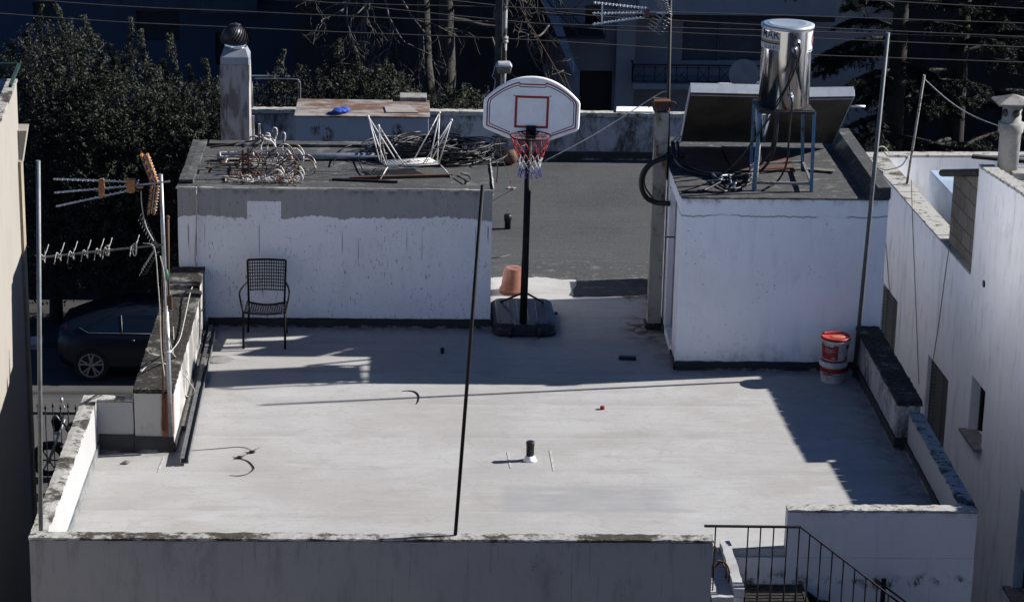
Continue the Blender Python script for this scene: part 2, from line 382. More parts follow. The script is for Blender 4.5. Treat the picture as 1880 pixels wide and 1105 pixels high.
m_membrane = membrane_mat(); m_felt = felt_mat()
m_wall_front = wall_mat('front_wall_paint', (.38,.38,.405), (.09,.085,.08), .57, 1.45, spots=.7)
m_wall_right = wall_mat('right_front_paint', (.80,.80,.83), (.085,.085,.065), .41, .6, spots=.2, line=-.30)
m_wall_in = wall_mat('parapet_inner_paint', (.52,.52,.52), (.2,.19,.18), None, .3)
m_wall_old = wall_mat('mouldy_paint', (.62,.62,.63), (.045,.042,.038), None, .8, mould=1.0)
m_wall_back = wall_mat('back_parapet_paint', (.52,.55,.60), (.045,.045,.045), .62, .8, mould=.75)
m_hut_left = wall_mat('left_hut_paint', (1.28,1.29,1.34), (.1,.1,.1), None, .35, grey_band=1.32, drips=True, spots=.9)
m_hut_right = wall_mat('right_hut_paint', (1.40,1.40,1.43), (.06,.058,.05), 1.98, .45, spots=1.0, foot=.08, cracks=True)
m_coping = coping_mat('mossy_coping', .55); m_coping_dark = coping_mat('black_mould_coping', 1.15, (.33,.32,.29), (.04,.036,.03))
m_coping_pale = coping_mat('pale_coping', .25, (.55,.54,.50), (.15,.13,.105))
m_edge_white = plain('coping_edge_paint', (.62,.61,.58), .85, 0, .4, 12)
def bitumen():
    M = Mat('bitumen_flashing', (.035,.036,.038), .75, 0, .4)
    M.over(M.ramp(M.noise(2, (1,1,2), 5, .7), .55, .7, 0, .7), (.065,.066,.068)); 
    z = M.xyz()[2]
    M.over(M.math('MULTIPLY', M.ramp(M.math('ADD', z, M.math('MULTIPLY', M.noise(9, (1,1,.2), 4, .7), .09)), .045, .085, 1, 0), M.ramp(M.noise(4, (1,1,.5), 4), .45, .58)), (.42,.43,.44))
    M.bump(M.noise(25), .4, .006); return M.done()
m_bitumen = bitumen()
m_flash_pale = plain('pale_sealant', (.60,.60,.59), .8, 0, .2, 9)
m_flash_grey = plain('grey_flashing', (.27,.29,.285), .75, 0, .35, 5, grain=40)
m_black_plastic = plain('black_plastic', (.018,.018,.02), .45, 0, .3, 8)
m_black_paint = plain('black_painted_metal', (.014,.014,.016), .6, 0, .3, 12, spec=.15)
m_base_plastic = plain('navy_black_plastic', (.016,.022,.036), .48, 0, .3, 4, dust=.10)
m_cable = plain('black_cable', (.014,.014,.016), .45, 0, .3, 20, spec=.35)
m_white_plastic = plain('white_plastic', (1.34,1.34,1.36), .4, 0, .08, 5)
m_red = plain('red_paint', (.46,.028,.022), .55, 0, .2, 8, dust=.08)
m_red_net = plain('red_cord', (.50,.05,.07), .8, 0, .2, 40); m_white_net = plain('white_cord', (.75,.75,.75), .8, 0, .1, 40); m_blue_net = plain('blue_cord', (.05,.06,.32), .8, 0, .2, 40)
m_galv = plain('galvanised_steel', (.46,.49,.54), .42, .6, .25, 14)
m_grey_pole = plain('grey_painted_pole', (.22,.23,.24), .55, .3, .25, 10)
m_rust = metal_rust('rusty_iron', (.11,.06,.04), .8, .85, .2)
m_white_iron = metal_rust('flaking_white_iron', (.80,.78,.73), .62, .6, 0)
m_white_wire = metal_rust('white_wire_paint', (.90,.88,.83), .3, .5, 0)
m_terra = plain('terracotta', (.30,.118,.08), .85, 0, .35, 9, grain=60, dust=.3)
m_white_cable = plain('white_cable', (.62,.60,.55), .6, 0, .2, 14)
m_steel = Mat('polished_steel', (1.38,1.34,1.29), .13, 1.0); m_steel.bump(m_steel.noise(3.5, (2.5,2.5,.25), 3), .10, .03)
m_steel.over(m_steel.ramp(m_steel.noise(5, (4,4,.5), 4), .55, .75, 0, .4), (1.0,.95,.9)); m_steel = m_steel.done()
m_lid = plain('brushed_lid', (.70,.77,.85), .4, .6, .12, 5)
m_alu = plain('aluminium', (.85,.90,.96), .42, .35, .12, 10)
m_panel_back = plain('dull_collector_back', (.16,.145,.125), .55, .5, .3, 3)
m_glass = Mat('collector_glass', (.01,.012,.02), .08, 0, .6).done()
m_blue_paint = metal_rust('blue_painted_steel', (.10,.25,.42), .35, .5, 0)
m_brown_board = plain('brown_board', (.16,.075,.055), .8, 0, .35, 4)
m_cream = wall_mat('cream_flue_paint', (.55,.53,.47), (.16,.09,.04), None, .9, mould=.12)
m_concrete = plain('weathered_concrete', (.36,.345,.32), .95, 0, .4, 5, grain=40)
m_wood = plain('grey_plank', (.22,.20,.175), .9, 0, .4, 9, grain=50)
m_sticker = plain('sticker_white', (.72,.72,.72), .5, 0, .06, 5)
m_ink = plain('sticker_black', (.012,.012,.014), .5); m_navy = plain('sticker_navy', (.02,.03,.12), .5); m_gold = plain('sticker_gold', (.50,.30,.06), .5); m_orange_ink = plain('sticker_orange', (.55,.10,.03), .5)
m_bucket = plain('bucket_white', (.90,.89,.88), .5, 0, .15, 8, dust=.4)
m_orange = plain('orange_plastic', (.46,.19,.06), .5, 0, .3, 18)
m_ball = plain('worn_rubber', (.17,.085,.055), .75, 0, .35, 8)
m_blue_cloth = plain('blue_cloth', (.02,.10,.55), .75, 0, .25, 12)
m_door = plain('grey_blue_door', (.20,.23,.28), .6, 0, .25, 4)
m_dark_glass = Mat('dark_window_glass', (.012,.015,.022), .12, 0, .6).done()
m_green_rail = plain('dark_green_paint', (.015,.05,.035), .6, 0, .3, 10)
m_tape_green = plain('green_tape', (.02,.16,.09), .6)

# ================================================================== SETTING
GZ = -6.0
CZ = -2.5      # unseen court behind the left hut, added to let sun reach the street
M = Mat('asphalt', (.105,.102,.098), .9, 0, .3)
M.over(M.ramp(M.noise(.5, (1,1,1), 5), .4, .65), (.080,.078,.076)); M.over(M.ramp(M.noise(40), .55, .7, 0, .6), (.15,.148,.14)); M.over(M.ramp(M.noise(1.2, (.3,2,1), 4), .58, .7, 0, .6), (.06,.058,.056))
m_asphalt = M.bump(M.noise(90), .4, .005).done()
g = MB(); g.add([(-300,-300,GZ),(300,-300,GZ),(300,300,GZ),(-300,300,GZ)], [(0,1,2,3)])
obj('street', g, m_asphalt, label='dark grey asphalt street below and behind the house', cat='street', kind='structure')
m_pave = plain('pavement_slabs', (.05,.05,.048), .9, 0, .35, 3, grain=30)  # dark slab colour stands in for shade under the trees
g = MB(); g.rbox(-30, 30, 44.3, 48.0, GZ-.1, GZ+.13, .8, .004)
obj('pavement', g, m_pave, label='shaded kerbed pavement along the far side of the street', cat='pavement', kind='structure')

# ---------------------------------------------------------------- the house with the flat roof
house = empty('flat_roof_house', (1, 27, GZ), 'white house with the pale flat roof terrace, hoop and huts stand on it', 'house')
ZL, FY = .57, 19.66
b = MB()
b.prism([(-3.28,FY),(2.95,FY),(2.95,23.2),(-3.28,23.2)], (0,0,GZ-.05), (1,0,0), (0,1,0), (0,0,-GZ-.02))
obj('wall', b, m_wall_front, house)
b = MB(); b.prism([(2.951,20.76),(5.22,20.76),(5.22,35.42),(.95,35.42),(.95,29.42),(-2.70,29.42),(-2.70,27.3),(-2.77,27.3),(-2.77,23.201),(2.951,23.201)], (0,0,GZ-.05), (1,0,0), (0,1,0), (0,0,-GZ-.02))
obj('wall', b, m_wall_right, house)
b = MB(); b.box(-2.70, .949, 29.421, 35.42, GZ-.05, CZ); obj('added_court_roof', b, m_felt, house)  # added unseen low roof, keeps the sun's path to the street open
b = MB(); rg = random.Random(3)
front = [(2.945, 19.70)]
b.prism([(-3.2,19.72),(2.63,19.72),(2.94,19.72),(2.94,20.80),(5.1,20.80),(5.1,29.6),(.955,29.6),(.955,29.4),(-2.5,29.4),(-2.5,23.28),(-3.2,23.28)], (0,0,-.07), (1,0,0), (0,1,0), (0,0,.07))
obj('roof_membrane', b, m_membrane, house)
edge = [( .96+ i*.06, 29.33 + .02*math.sin(i*.7) + rg.uniform(-.025,.025) + (.05*math.sin(i*.23))) for i in range(69)]
b = MB(); b.prism(edge+[(5.12,29.3),(5.12,35.42),(.96,35.42)], (0,0,-.07), (1,0,0), (0,1,0), (0,0,.074))
obj('felt_roof', b, m_felt, house)
patch = [(1.93,28.62),(1.97,28.585),(2.02,28.56),(2.12,28.60),(2.25,28.57),(2.4,28.58),(2.5,28.61),(2.62,28.585),(2.75,28.62),(2.94,28.60),(2.94,29.33),(2.7,29.36),(2.3,29.34),(2.05,29.36),(2.06,29.25),(2.03,29.0),(1.97,28.8)]
b = MB(); b.prism(patch, (0,0,.001), (1,0,0), (0,1,0), (0,0,.006)); obj('bare_felt_patch', b, m_felt, house)

def parapet(x0, x1, y0, y1, z, mw, mc, ch=.03, over=.008, seed=0, zb=-.07):
    b = MB(); b.rbox(x0, x1, y0, y1, zb, z-ch, .12, .0025, seed)
    p = obj('parapet', b, mw, house)
    b = MB(); b.rbox(x0-over, x1+over, y0-over, y1+over, z-ch+.0005, z, .05, .006, seed+5)
    obj('coping', b, mc, p); return p
parapet(-3.28, 2.64, FY, FY+.13, ZL, m_wall_front, m_coping, seed=1)
parapet(-3.28, -3.14, FY+.142, 23.19, ZL, m_wall_in, m_coping, seed=2)
parapet(-3.28, -2.78, 23.205, 23.33, ZL-.01, m_wall_in, m_coping_pale, seed=3)
M = Mat('rust_streaked_pier_paint', (.62,.60,.57), .85)
x, y, z = M.xyz()[0:3]
M.over(M.ramp(M.noise(4, (1,1,.6), 5, .7), .5, .68, 0, .7), (.40,.38,.35))
M.over(M.math('MULTIPLY', M.ramp(M.math('ADD', x, M.math('MULTIPLY', M.noise(9, (1,1,.25), 4, .7), .14)), -2.435, -2.40), M.math('MULTIPLY', M.math('MULTIPLY', M.ramp(z, .12, .2), M.ramp(y, 23.30, 23.36, 1, 0)), M.ramp(M.noise(3, (1,1,.4)), .3, .45, .4, 1))), (.30,.11,.05))
M.over(M.ramp(M.noise(8, (1,1,.5), 4, .75, .8, off=(2,2,2)), .68, .70), (.06,.055,.05))
M.over(M.math('MULTIPLY', M.ramp(y, 23.6, 24.2), M.ramp(M.noise(2.6, (1,1,.5), 5, .7), .42, .58, 0, .8)), (.15,.145,.13))
m_pier = M.bump(M.noise(40), .3, .006).done()
parapet(-2.77, -2.38, 23.21, 26.55, .67, m_pier, m_coping_dark, .05, .012, 4)
parapet(-2.77, -2.40, 26.57, 27.28, .73, m_pier, m_coping_dark, .05, .008, 5)
parapet(4.97, 5.20, 23.38, 25.86, .53, m_wall_old, m_coping_dark, .05, .02, 6)
parapet(5.08, 5.22, 20.905, 23.37, .41, m_wall_in, m_coping, .03, .008, 7)
parapet(3.46, 5.22, 20.76, 20.89, .41, m_wall_right, m_coping_pale, .03, .008, 8)
parapet(-2.70, 5.23, 35.43, 35.58, .72, m_wall_back, m_coping_pale, .07, .012, 9, zb=GZ)
b = MB(); b.rbox(2.98, 3.08, 28.67, 29.36, .001, .60, .1, .004, 3); obj('stub_wall', b, m_wall_in, house)
def flash(*boxes, mt=None, name='flashing'):
    for i, q in enumerate(boxes):
        b = MB(); b.rbox(*q, .1, .004, i); obj(name, b, mt or m_bitumen, house)
flash((-3.132,-2.775,23.185,23.205,-.01,.19), (-2.78,-2.375,23.19,23.212,-.01,.17), (-2.383,-2.36,23.2,27.2,-.01,.10))
flash((4.945,4.972,23.38,25.8,-.01,.13), (4.95,5.19,23.36,23.382,-.01,.14), (5.055,5.082,20.9,23.36,-.01,.10))
flash((-3.142,-3.118,19.8,23.18,-.01,.10), mt=m_flash_grey)
flash((.96,5.12,35.405,35.43,.0,.13))
# ledge beside the stair: kerb around a small gutter, rebar hooks
for q in ((2.85,2.95,19.72,20.84,.001,.085,.08,.006,3), (2.645,2.849,19.66,19.74,-.07,.03,.08,.006,4)):
    b = MB(); b.rbox(*q); obj('kerb', b, m_wall_in, house)
for (px, py), (dx, dy) in (((1307,1060),(.10,.02)),((1306,1035),(.05,.03)),((1333,1060),(-.09,.0)),((1338,1066),(-.10,.05))):
    p = pz(px, py, .01); b = MB()
    b.tube(smooth_path([p, p+Vector((0,0,.10)), p+Vector((dx*.35,dy,.155)), p+Vector((dx*.8,dy*1.4,.145)), p+Vector((dx*1.1,dy*1.6,.10))], 5), .0085, 7); obj('rebar', b, m_rust, house)
# steel stair landing and steps
def stair():
    st = empty('steel_staircase', (3.5, 20.3, -.35), 'black steel outdoor stair with twisted balusters going down beside the front wall', 'staircase')
    b = MB()
    for i in range(13): b.box(2.99, 3.60, 19.92+i*.064, 19.965+i*.064, -.345, -.325)
    b.box(2.96,2.99,19.90,20.74,-.40,-.32); b.box(3.60,3.63,19.90,20.74,-.40,-.32)
    obj('landing', b, plain('worn_grate', (.075,.07,.062), .6, .5, .5, 20), st)
    b = MB()
    for i in range(12):
        x0 = 3.65+i*.235; zz = -.50-i*.185
        for k in range(4): b.box(x0, x0+.05, 19.93, 20.72, zz, zz+.02) ; x0 += .058
    obj('tread', b, m_black_paint, st)
    for yy in (19.90, 20.72):
        b = MB(); b.bar((3.62,yy,-.44), (6.5,yy,-2.70), .012, .16); b.bar((6.44,yy,-2.66), (6.44,yy,GZ), .05, .05, up=(0,1,0)); obj('stringer', b, m_black_paint, st)
    rl = MB(); a, c2, d = py_(1293,965,19.87), py_(1470,967,19.87), py_(1650,1105,19.87)
    sl = (d-c2); e = c2+sl*3.1
    rl.bar(a, c2+Vector((.004,0,0)), .035, .012); rl.bar(c2, e, .035, .012)
    h = obj('handrail', rl, m_black_paint, st)
    def bal(x, zt, zb):
        b = MB(); n = 26; pts = []; rs = []
        for i in range(n+1):
            t = i/n; z = zt+(zb-zt)*t; pts.append((x, 19.87, z))
            rs.append(.0065+.004*max(0, math.sin((t-.40)*26)) if .40 < t < .78 else .0065)
        b.tube(pts, rs, 6); obj('baluster', b, m_black_paint, st)
    for px in (1314, 1374, 1397, 1421, 1446, 1468):
        p = py_(px, 966, 19.87); bal(p.x, p.z, -.36)
    step = .105
    x = c2.x+.085
    while x < e.x-.02:
        t = (x-c2.x)/(e.x-c2.x); z = c2.z+(e.z-c2.z)*t; bal(x, z, max(GZ, z-.98)); x += step*1.0
    # newel and short inner rail beside the wall
    p = py_(1623,1062,20.6); b = MB(); b.box(p.x-.02, p.x+.02, 20.58, 20.62, -2.2, p.z); obj('newel_post', b, m_black_paint, st)
    q = py_(1606,1062,20.6); b = MB(); b.bar(q+Vector((0,-.0,-.0)), q+Vector((1.6,0,-1.22)), .03, .012); b.bar(q, q-Vector((0,0,1)), .012, .012)
    for k in range(1, 6): b.bar(q+Vector((k*.22,0,-k*.168)), q+Vector((k*.22,0,-k*.168-.8)), .010, .010)
    obj('inner_rail', b, m_black_paint, st)
stair()

# ---------------------------------------------------------------- left roof hut
hl = empty('roof_hut', (-.9, 28.3, 0), 'low white hut with unfinished grey paint band, cables and table on its roof', 'hut')
b = MB(); b.rbox(-2.70, .92, 27.3, 29.42, 0, 1.652, .25, .003, 2); obj('wall', b, m_hut_left, hl)
b = MB(); b.rbox(-2.71, .93, 27.30, 29.42, 1.653, 1.672, .12, .003, 3); rf = obj('roof_felt', b, m_felt, hl)
for q in ((-2.70, -2.52, 27.45, 29.40, 1.6725, 1.725, .12, .008, 4), (-2.5, .90, 29.25, 29.42, 1.6725, 1.715, .12, .006, 5)):
    b = MB(); b.rbox(*q); obj('kerb', b, m_felt, rf)
for q in ((-2.715, .935, 27.275, 27.30, 1.65, 1.678, .1, .003, 7), (.92,.94,27.3,29.4,1.60,1.69,.1,.004,8)):
    b = MB(); b.rbox(*q); obj('drip_edge', b, m_edge_white, hl)
for q in ((-2.37, .92, 27.276, 27.302, -.01, .115, .07, .006, 9), (.918,.944,27.28,29.3,-.01,.10,.08,.005,2)):
    b = MB(); b.rbox(*q); obj('flashing', b, m_bitumen, hl)

# ---------------------------------------------------------------- right roof hut
hr = empty('stair_hut', (4.1, 27.3, 0), 'tall white stair hut with side door carrying the solar heater', 'hut')
def facade(mb, O, u, v, nin, W_, H_, holes, depth=.12, m=0, back=None):
    """front skin of a wall with real openings; u right, v up, nin into the wall"""
    O, u, v, nin = Vector(O), Vector(u), Vector(v), Vector(nin)
    xs = sorted({0, W_, *[h[0] for h in holes], *[h[1] for h in holes]}); zs = sorted({0, H_, *[h[2] for h in holes], *[h[3] for h in holes]})
    def inside(a, c): return any(h[0] <= a <= h[1] and h[2] <= c <= h[3] for h in holes)
    for i in range(len(xs)-1):
        for k in range(len(zs)-1):
            if not inside((xs[i]+xs[i+1])/2, (zs[k]+zs[k+1])/2):
                p = [O+u*a+v*c for a, c in ((xs[i],zs[k]),(xs[i+1],zs[k]),(xs[i+1],zs[k+1]),(xs[i],zs[k+1]))]
                mb.add(p, [(0,1,2,3)], False, m)
    for h in holes:
        c = [O+u*a+v*z for a, z in ((h[0],h[2]),(h[1],h[2]),(h[1],h[3]),(h[0],h[3]))]; d = [p+nin*depth for p in c]
        mb.add(c+d, [(0,1,5,4),(1,2,6,5),(2,3,7,6),(3,0,4,7)], False, m)
b = MB()
X0, X1, Y0, Y1, ZT = 2.95, 5.23, 25.87, 28.64, 1.975
b.add([(X0,Y0,0),(X1,Y0,0),(X1,Y0,ZT),(X0,Y0,ZT)], [(0,1,2,3)]); b.add([(X1,Y0,0),(X1,Y1,0),(X1,Y1,ZT),(X1,Y0,ZT)], [(0,1,2,3)])
b.add([(X1,Y1,0),(X0,Y1,0),(X0,Y1,ZT),(X1,Y1,ZT)], [(0,1,2,3)]); b.add([(X0,Y0,ZT),(X1,Y0,ZT),(X1,Y1,ZT),(X0,Y1,ZT)], [(0,1,2,3)])
facade(b, (X0,Y1,0), (0,-1,0), (0,0,1), (1,0,0), Y1-Y0, ZT, [(1.51, 2.31, .10, 1.80)], .07)
obj('wall', b, m_hut_right, hr)
b = MB(); b.box(X0+.07, X0+.10, Y1-2.31, Y1-1.51, .10, 1.80); dr = obj('door', b, m_door, hr)
b = MB(); b.tube([(X0+.07,Y1-2.21,.95),(X0+.02,Y1-2.21,.95),(X0+.02,Y1-2.09,.95)], .009, 6); b.box(X0+.055,X0+.07,Y1-2.23,Y1-2.19,.88,1.02); b.tube([(X0+.07,Y1-1.59,1.2),(X0-.05,Y1-1.59,1.2)], .008, 6); obj('handle', b, m_black_paint, dr)
b = MB(); b.rbox(X0-.02, X1+.015, Y0-.02, Y1+.01, ZT+.0005, 2.0, .07, .006, 6); rr = obj('roof_felt', b, m_felt, hr)
b = MB(); n = 22
for i in range(n):
    a, c = Y0-.02+(Y1+.02-Y0)*i/n, Y0-.02+(Y1+.02-Y0)*(i+1)/n; j = lambda: random.uniform(-.006,.006)
    b.hexa([(5.00,a,2.0005),(5.245,a,2.0005),(5.245,c,2.0005),(5.00,c,2.0005)], [(5.10,a,2.125),(5.24,a,2.13),(5.24,c,2.13),(5.10,c,2.125)])
obj('kerb', b, m_felt, rr)
for q in ((X0-.005, X1-.05, Y0-.028, Y0+.001, -.01, .105, .07, .006, 3), (X0-.028, X0+.001, Y0-.02, Y0+.45, -.01, .09, .07, .006, 4), (X0-.024, X0+.001, Y1-1.5, Y1-.02, -.01, .09, .08, .006, 5)):
    b = MB(); b.rbox(*q); obj('flashing', b, m_bitumen, hr)

# ---------------------------------------------------------------- cream flue pillar and its cap
fl = empty('flue_pillar', (2.85, 27.4, 0), 'slim rust streaked cream flue pillar beside the side door of the stair hut', 'pillar')
b = MB(); b.rbox(2.765, 2.925, 27.32, 27.48, 0, 2.60, .1, .003, 3); obj('shaft', b, m_cream, fl)
b = MB(); b.rbox(2.75, 2.945, 27.30, 27.50, 2.66, 2.74, .05, .004, 4); b.box(2.78,2.80,27.315,27.485,2.60,2.66); b.box(2.89,2.91,27.315,27.485,2.60,2.66)
for s in (-1, 1):
    b.tube(smooth_path([(2.847+s*.09,27.31,2.73),(2.847+s*.14,27.31,2.72),(2.847+s*.16,27.31,2.66)], 4), .008, 6)
obj('cap', b, m_rust, fl)
b = MB(); b.rbox(2.73, 2.948, 27.28, 27.50, .001, .07, .03, .012, 9); obj('tar_foot', b, m_bitumen, fl)

# ---------------------------------------------------------------- right neighbour
NO = Vector((6.95, 28, 0)); NA = R(2.3); ND = Vector((-sin(NA), cos(NA), 0)); NN = Vector((cos(NA), sin(NA), 0))   # NN points into the building
def nw(t, o, z): return NO + ND*(t-28) + NN*o + Vector((0,0,z))
def nuv(px, py, o=0.0):
    d = ray(px, py); k = ((NO+NN*o)-CAM).dot(NN)/d.dot(NN); p = CAM+d*k
    return (p-NO).dot(ND)+28, p.z
def nbox(mb, t0, t1, o0, o1, z0, z1, m=0, zt=None):
    za, zb_ = (z1, z1) if zt is None else zt
    mb.hexa([nw(t0,o0,z0),nw(t0,o1,z0),nw(t1,o1,z0),nw(t1,o0,z0)], [nw(t0,o0,za),nw(t0,o1,za),nw(t1,o1,zb_),nw(t1,o0,zb_)], m)
nb = empty('neighbour_house', nw(27, 3, GZ), 'tall white neighbouring house on the right with shutters and mouldy parapet', 'house')
m_nb = wall_mat('neighbour_paint', (1.42,1.42,1.44), (.20,.19,.17), None, 1.25, spots=.35)
wins = []
def win_rect(a, b_):
    t0, z0 = nuv(*a); t1, z1 = nuv(*b_); return min(t0,t1), max(t0,t1), min(z0,z1), max(z0,z1)
t_a, z_a = nuv(1705,650); t_b, _ = nuv(1742,690); w1 = (t_b, t_a, z_a-1.35, z_a)
t_a, z_a = nuv(1785,688); t_b, _ = nuv(1809,722); _, z_b = nuv(1772,772); w2 = (t_b, t_a, z_a-.72, z_a)
t_a, z_a = nuv(1618,514); t_b, _ = nuv(1648,558); w3 = (t_b, t_a, z_a-1.3, z_a)
t_a, z_a = nuv(1874,895); w4 = (t_a-.75, t_a, z_a-1.25, z_a)
holes = [(35-h[1], 35-h[0], h[2]-GZ, h[3]-GZ) for h in (w1,w2,w3,w4)]
b = MB(); T0, T1 = 15.0, 35.0; TS = 28.85
facade(b, nw(T1,0,GZ), -ND, (0,0,1), NN, T1-T0, .24-GZ, holes, .16)
# tall near section above the low wall line
tops = [(TS, 1.62), (26.6, 1.80), (23.55, 1.82), (23.549, 1.66), (T0, 1.66)]
for (ta, za), (tb, zb) in zip(tops, tops[1:]):
    b.add([nw(ta,0,.24), nw(tb,0,.24), nw(tb,0,zb), nw(ta,0,za)], [(0,1,2,3)])
    b.add([nw(ta,0,za), nw(tb,0,zb), nw(tb,.16,zb), nw(ta,.16,za)], [(0,1,2,3)])
    b.add([nw(ta,.16,za), nw(tb,.16,zb), nw(tb,.16,.2), nw(ta,.16,.2)], [(0,1,2,3)])
b.add([nw(TS,0,.24), nw(TS,0,1.62), nw(TS,9,1.62), nw(TS,9,.24)], [(0,1,2,3)])
b.add([nw(T1,0,.24), nw(T0,0,.24), nw(T0,.26,.24), nw(T1,.26,.24)], [(0,1,2,3)])
b.add([nw(T1,.26,.24), nw(TS,.26,.24), nw(TS,.26,-.5), nw(T1,.26,-.5)], [(0,1,2,3)])
b.add([nw(T1,0,GZ), nw(T1,0,.24), nw(T1,9,.24), nw(T1,9,GZ)], [(0,1,2,3)])
b.add([nw(T0,0,GZ), nw(T0,9,GZ), nw(T0,9,1.6), nw(T0,0,1.6)], [(0,1,2,3)])
b.add([nw(T1-.2,.26,.24), nw(T1-.2,9,.24), nw(T1-.2,9,-.5), nw(T1-.2,.26,-.5)], [(0,1,2,3)])
b.add([nw(T1-.2,.26,.24), nw(T1,.26,.24), nw(T1,9,.24), nw(T1-.2,9,.24)], [(0,1,2,3)])
obj('wall', b, m_nb, nb)
b = MB(); nbox(b, TS, T1, .2, 9, -.6, -.5); nbox(b, T0, TS+.0, .16, 9, 1.3, 1.52); obj('roof', b, plain('pale_roof_screed', (.42,.40,.37), .9, 0, .35, 3, grain=30), nb)
b = MB()
k = 0; t = TS-.02
while t > T0+.3:
    l = random.uniform(.16,.26)
    zt_ = (1.62+(1.80-1.62)*min(1, max(0, (TS-t)/(TS-26.6)))) if t > 23.55 else (1.66)
    nbox(b, t-l+.012, t, -.012, .175, zt_+.001, zt_+.035+random.uniform(-.006,.006)); t -= l
obj('coping', b, m_coping_pale, nb); b = MB(); t = T1
while t > TS+.1:
    l = random.uniform(.35,.6); l = min(l, t-TS); nbox(b, t-l+.004, t, -.015, .275, .241, .268+random.uniform(-.004,.004)); t -= l
b2 = b; obj('coping', b2, m_coping_pale, nb)
b = MB(); nbox(b, T1-.215, T1+.015, .29, 9, .241, .275); obj('coping', b, m_coping_pale, nb)
m_shut = plain('grey_shutter', (.085,.09,.095), .6, 0, .3, 6)
for i, h in enumerate((w1, w3)):
    b = MB(); t0, t1, z0, z1 = h; nbox(b, t0, t1, .14, .155, z0, z1)
    n = 5
    for q in range(n):
        ta = t0+(t1-t0)*q/n; nbox(b, ta+.012, ta+(t1-t0)/n-.012, .05+.015*(q%2), .138, z0+.02, z1-.02)
    for zz in np.arange(z0+.08, z1-.03, .05): nbox(b, t0+.012, t1-.012, .044, .049, zz, zz+.022)
    obj('shutter', b, m_shut, nb)
for h in (w2, w4):
    t0, t1, z0, z1 = h
    b = MB(); nbox(b, t0, t1, .15, .16, z0, z1); wo = obj('window', b, m_dark_glass, nb)
    b = MB(); tm = (t0+t1)/2; nbox(b, tm-.02, tm+.02, .12, .149, z0, z1); nbox(b, t0, t0+.05, .12, .149, z0, z1); nbox(b, t1-.05, t1, .12, .149, z0, z1); nbox(b, t0+.05, t1-.05, .125, .149, z1-.05, z1); obj('frame', b, plain('brown_window_frame', (.06,.045,.035), .6), wo)
    b = MB(); nbox(b, t0-.06, t1+.06, -.10, .12, z0-.035, z0+.002); obj('sill', b, m_concrete, wo)
# round hole with a pipe stub, cables on the wall
t, z = nuv(1807,521); b = MB(); p = nw(t, 0, z)
b.lathe([(.02,0),(.045,0),(.045,.012),(.02,.012)], p-NN*.012, 12, rot=NN.to_track_quat('Z','Y').to_matrix()); obj('vent_hole', b, m_black_plastic, nb)
for pts in ([(1673,330),(1677,450),(1683,600),(1687,705)], [(1743,450),(1733,520),(1724,590),(1713,660)], [(1625,430),(1629,480),(1633,535)]):
    q = []
    for p in pts: t, z = nuv(*p, -.012); q.append(nw(t, -.012, z))
    b = MB(); b.tube(smooth_path(q, 5), .005, 5); obj('wall_cable', b, m_rust, nb)
# block hut with corrugated roof on the neighbour's roof
bh = empty('block_shed', nw(29.8, 1, -.5), 'bare concrete block shed with dark corrugated roof on the right neighbour roof', 'shed')
def block_mat():
    M = Mat('bare_blockwork', (.175,.155,.13), .95, 0, .2)
    br = M.N('ShaderNodeTexBrick'); mp = M.N('ShaderNodeMapping'); mp.inputs['Rotation'].default_value = (R(90), 0, R(90)-NA*0)
    x, y, z = M.xyz()[0:3]; cb = M.N('ShaderNodeCombineXYZ'); M.L(y, cb.inputs[0]); M.L(z, cb.inputs[1])
    M.L(cb.outputs[0], br.inputs['Vector']); br.inputs['Scale'].default_value = 1; br.inputs['Brick Width'].default_value = .42; br.inputs['Row Height'].default_value = .21; br.inputs['Mortar Size'].default_value = .009
    br.inputs['Color1'].default_value = (.19,.17,.14,1); br.inputs['Color2'].default_value = (.145,.128,.107,1); br.inputs['Mortar'].default_value = (.07,.062,.052,1)
    M.col = br.outputs[0]
    M.over(M.ramp(M.noise(3, (1,1,1), 5, .7), .5, .7, 0, .7), (.12,.085,.055)); M.over(M.ramp(M.noise(20), .55, .72, 0, .6), (.24,.22,.19))
    M.bump(br.outputs[1], -.6, .01); return M.done()
t_n, t_f = TS+.02, nuv(1735,425)[0]
b = MB(); nbox(b, t_n, t_f, .06, 2.6, -.5, 1.5, zt=(1.50, 1.16)); obj('wall', b, block_mat(), bh)
b = MB(); nr = 14
for i in range(nr):
    o = .0+i*.17
    A = nw(t_n-.02, o, 1.545); B = nw(t_f+.35, o, 1.10)
    b.tube([A, B], .048, 8)
    b.bar(A+NN*.085, B+NN*.085, .10, .012)
obj('corrugated_roof', b, plain('dark_roof_sheet', (.045,.042,.04), .75, 0, .4, 7), bh)
# white roof box beside the shed, the blue of its shade put into the colour
q = [nuv(px, py, .5) for px, py in ((1703,385),(1703,312),(1738,310))]
ax, ay = nw(q[0][0], .5, 0), None
b = MB(); nbox(b, 30.6, 33.5, .60, 1.6, -.5, .38); obj('roof_box', b, plain('shade_blue_sheet', (.50,.62,.78), .6, 0, .2, 3), None, 'white metal box coloured bluish as in shade beside the concrete block shed', 'box', bevel=.01)
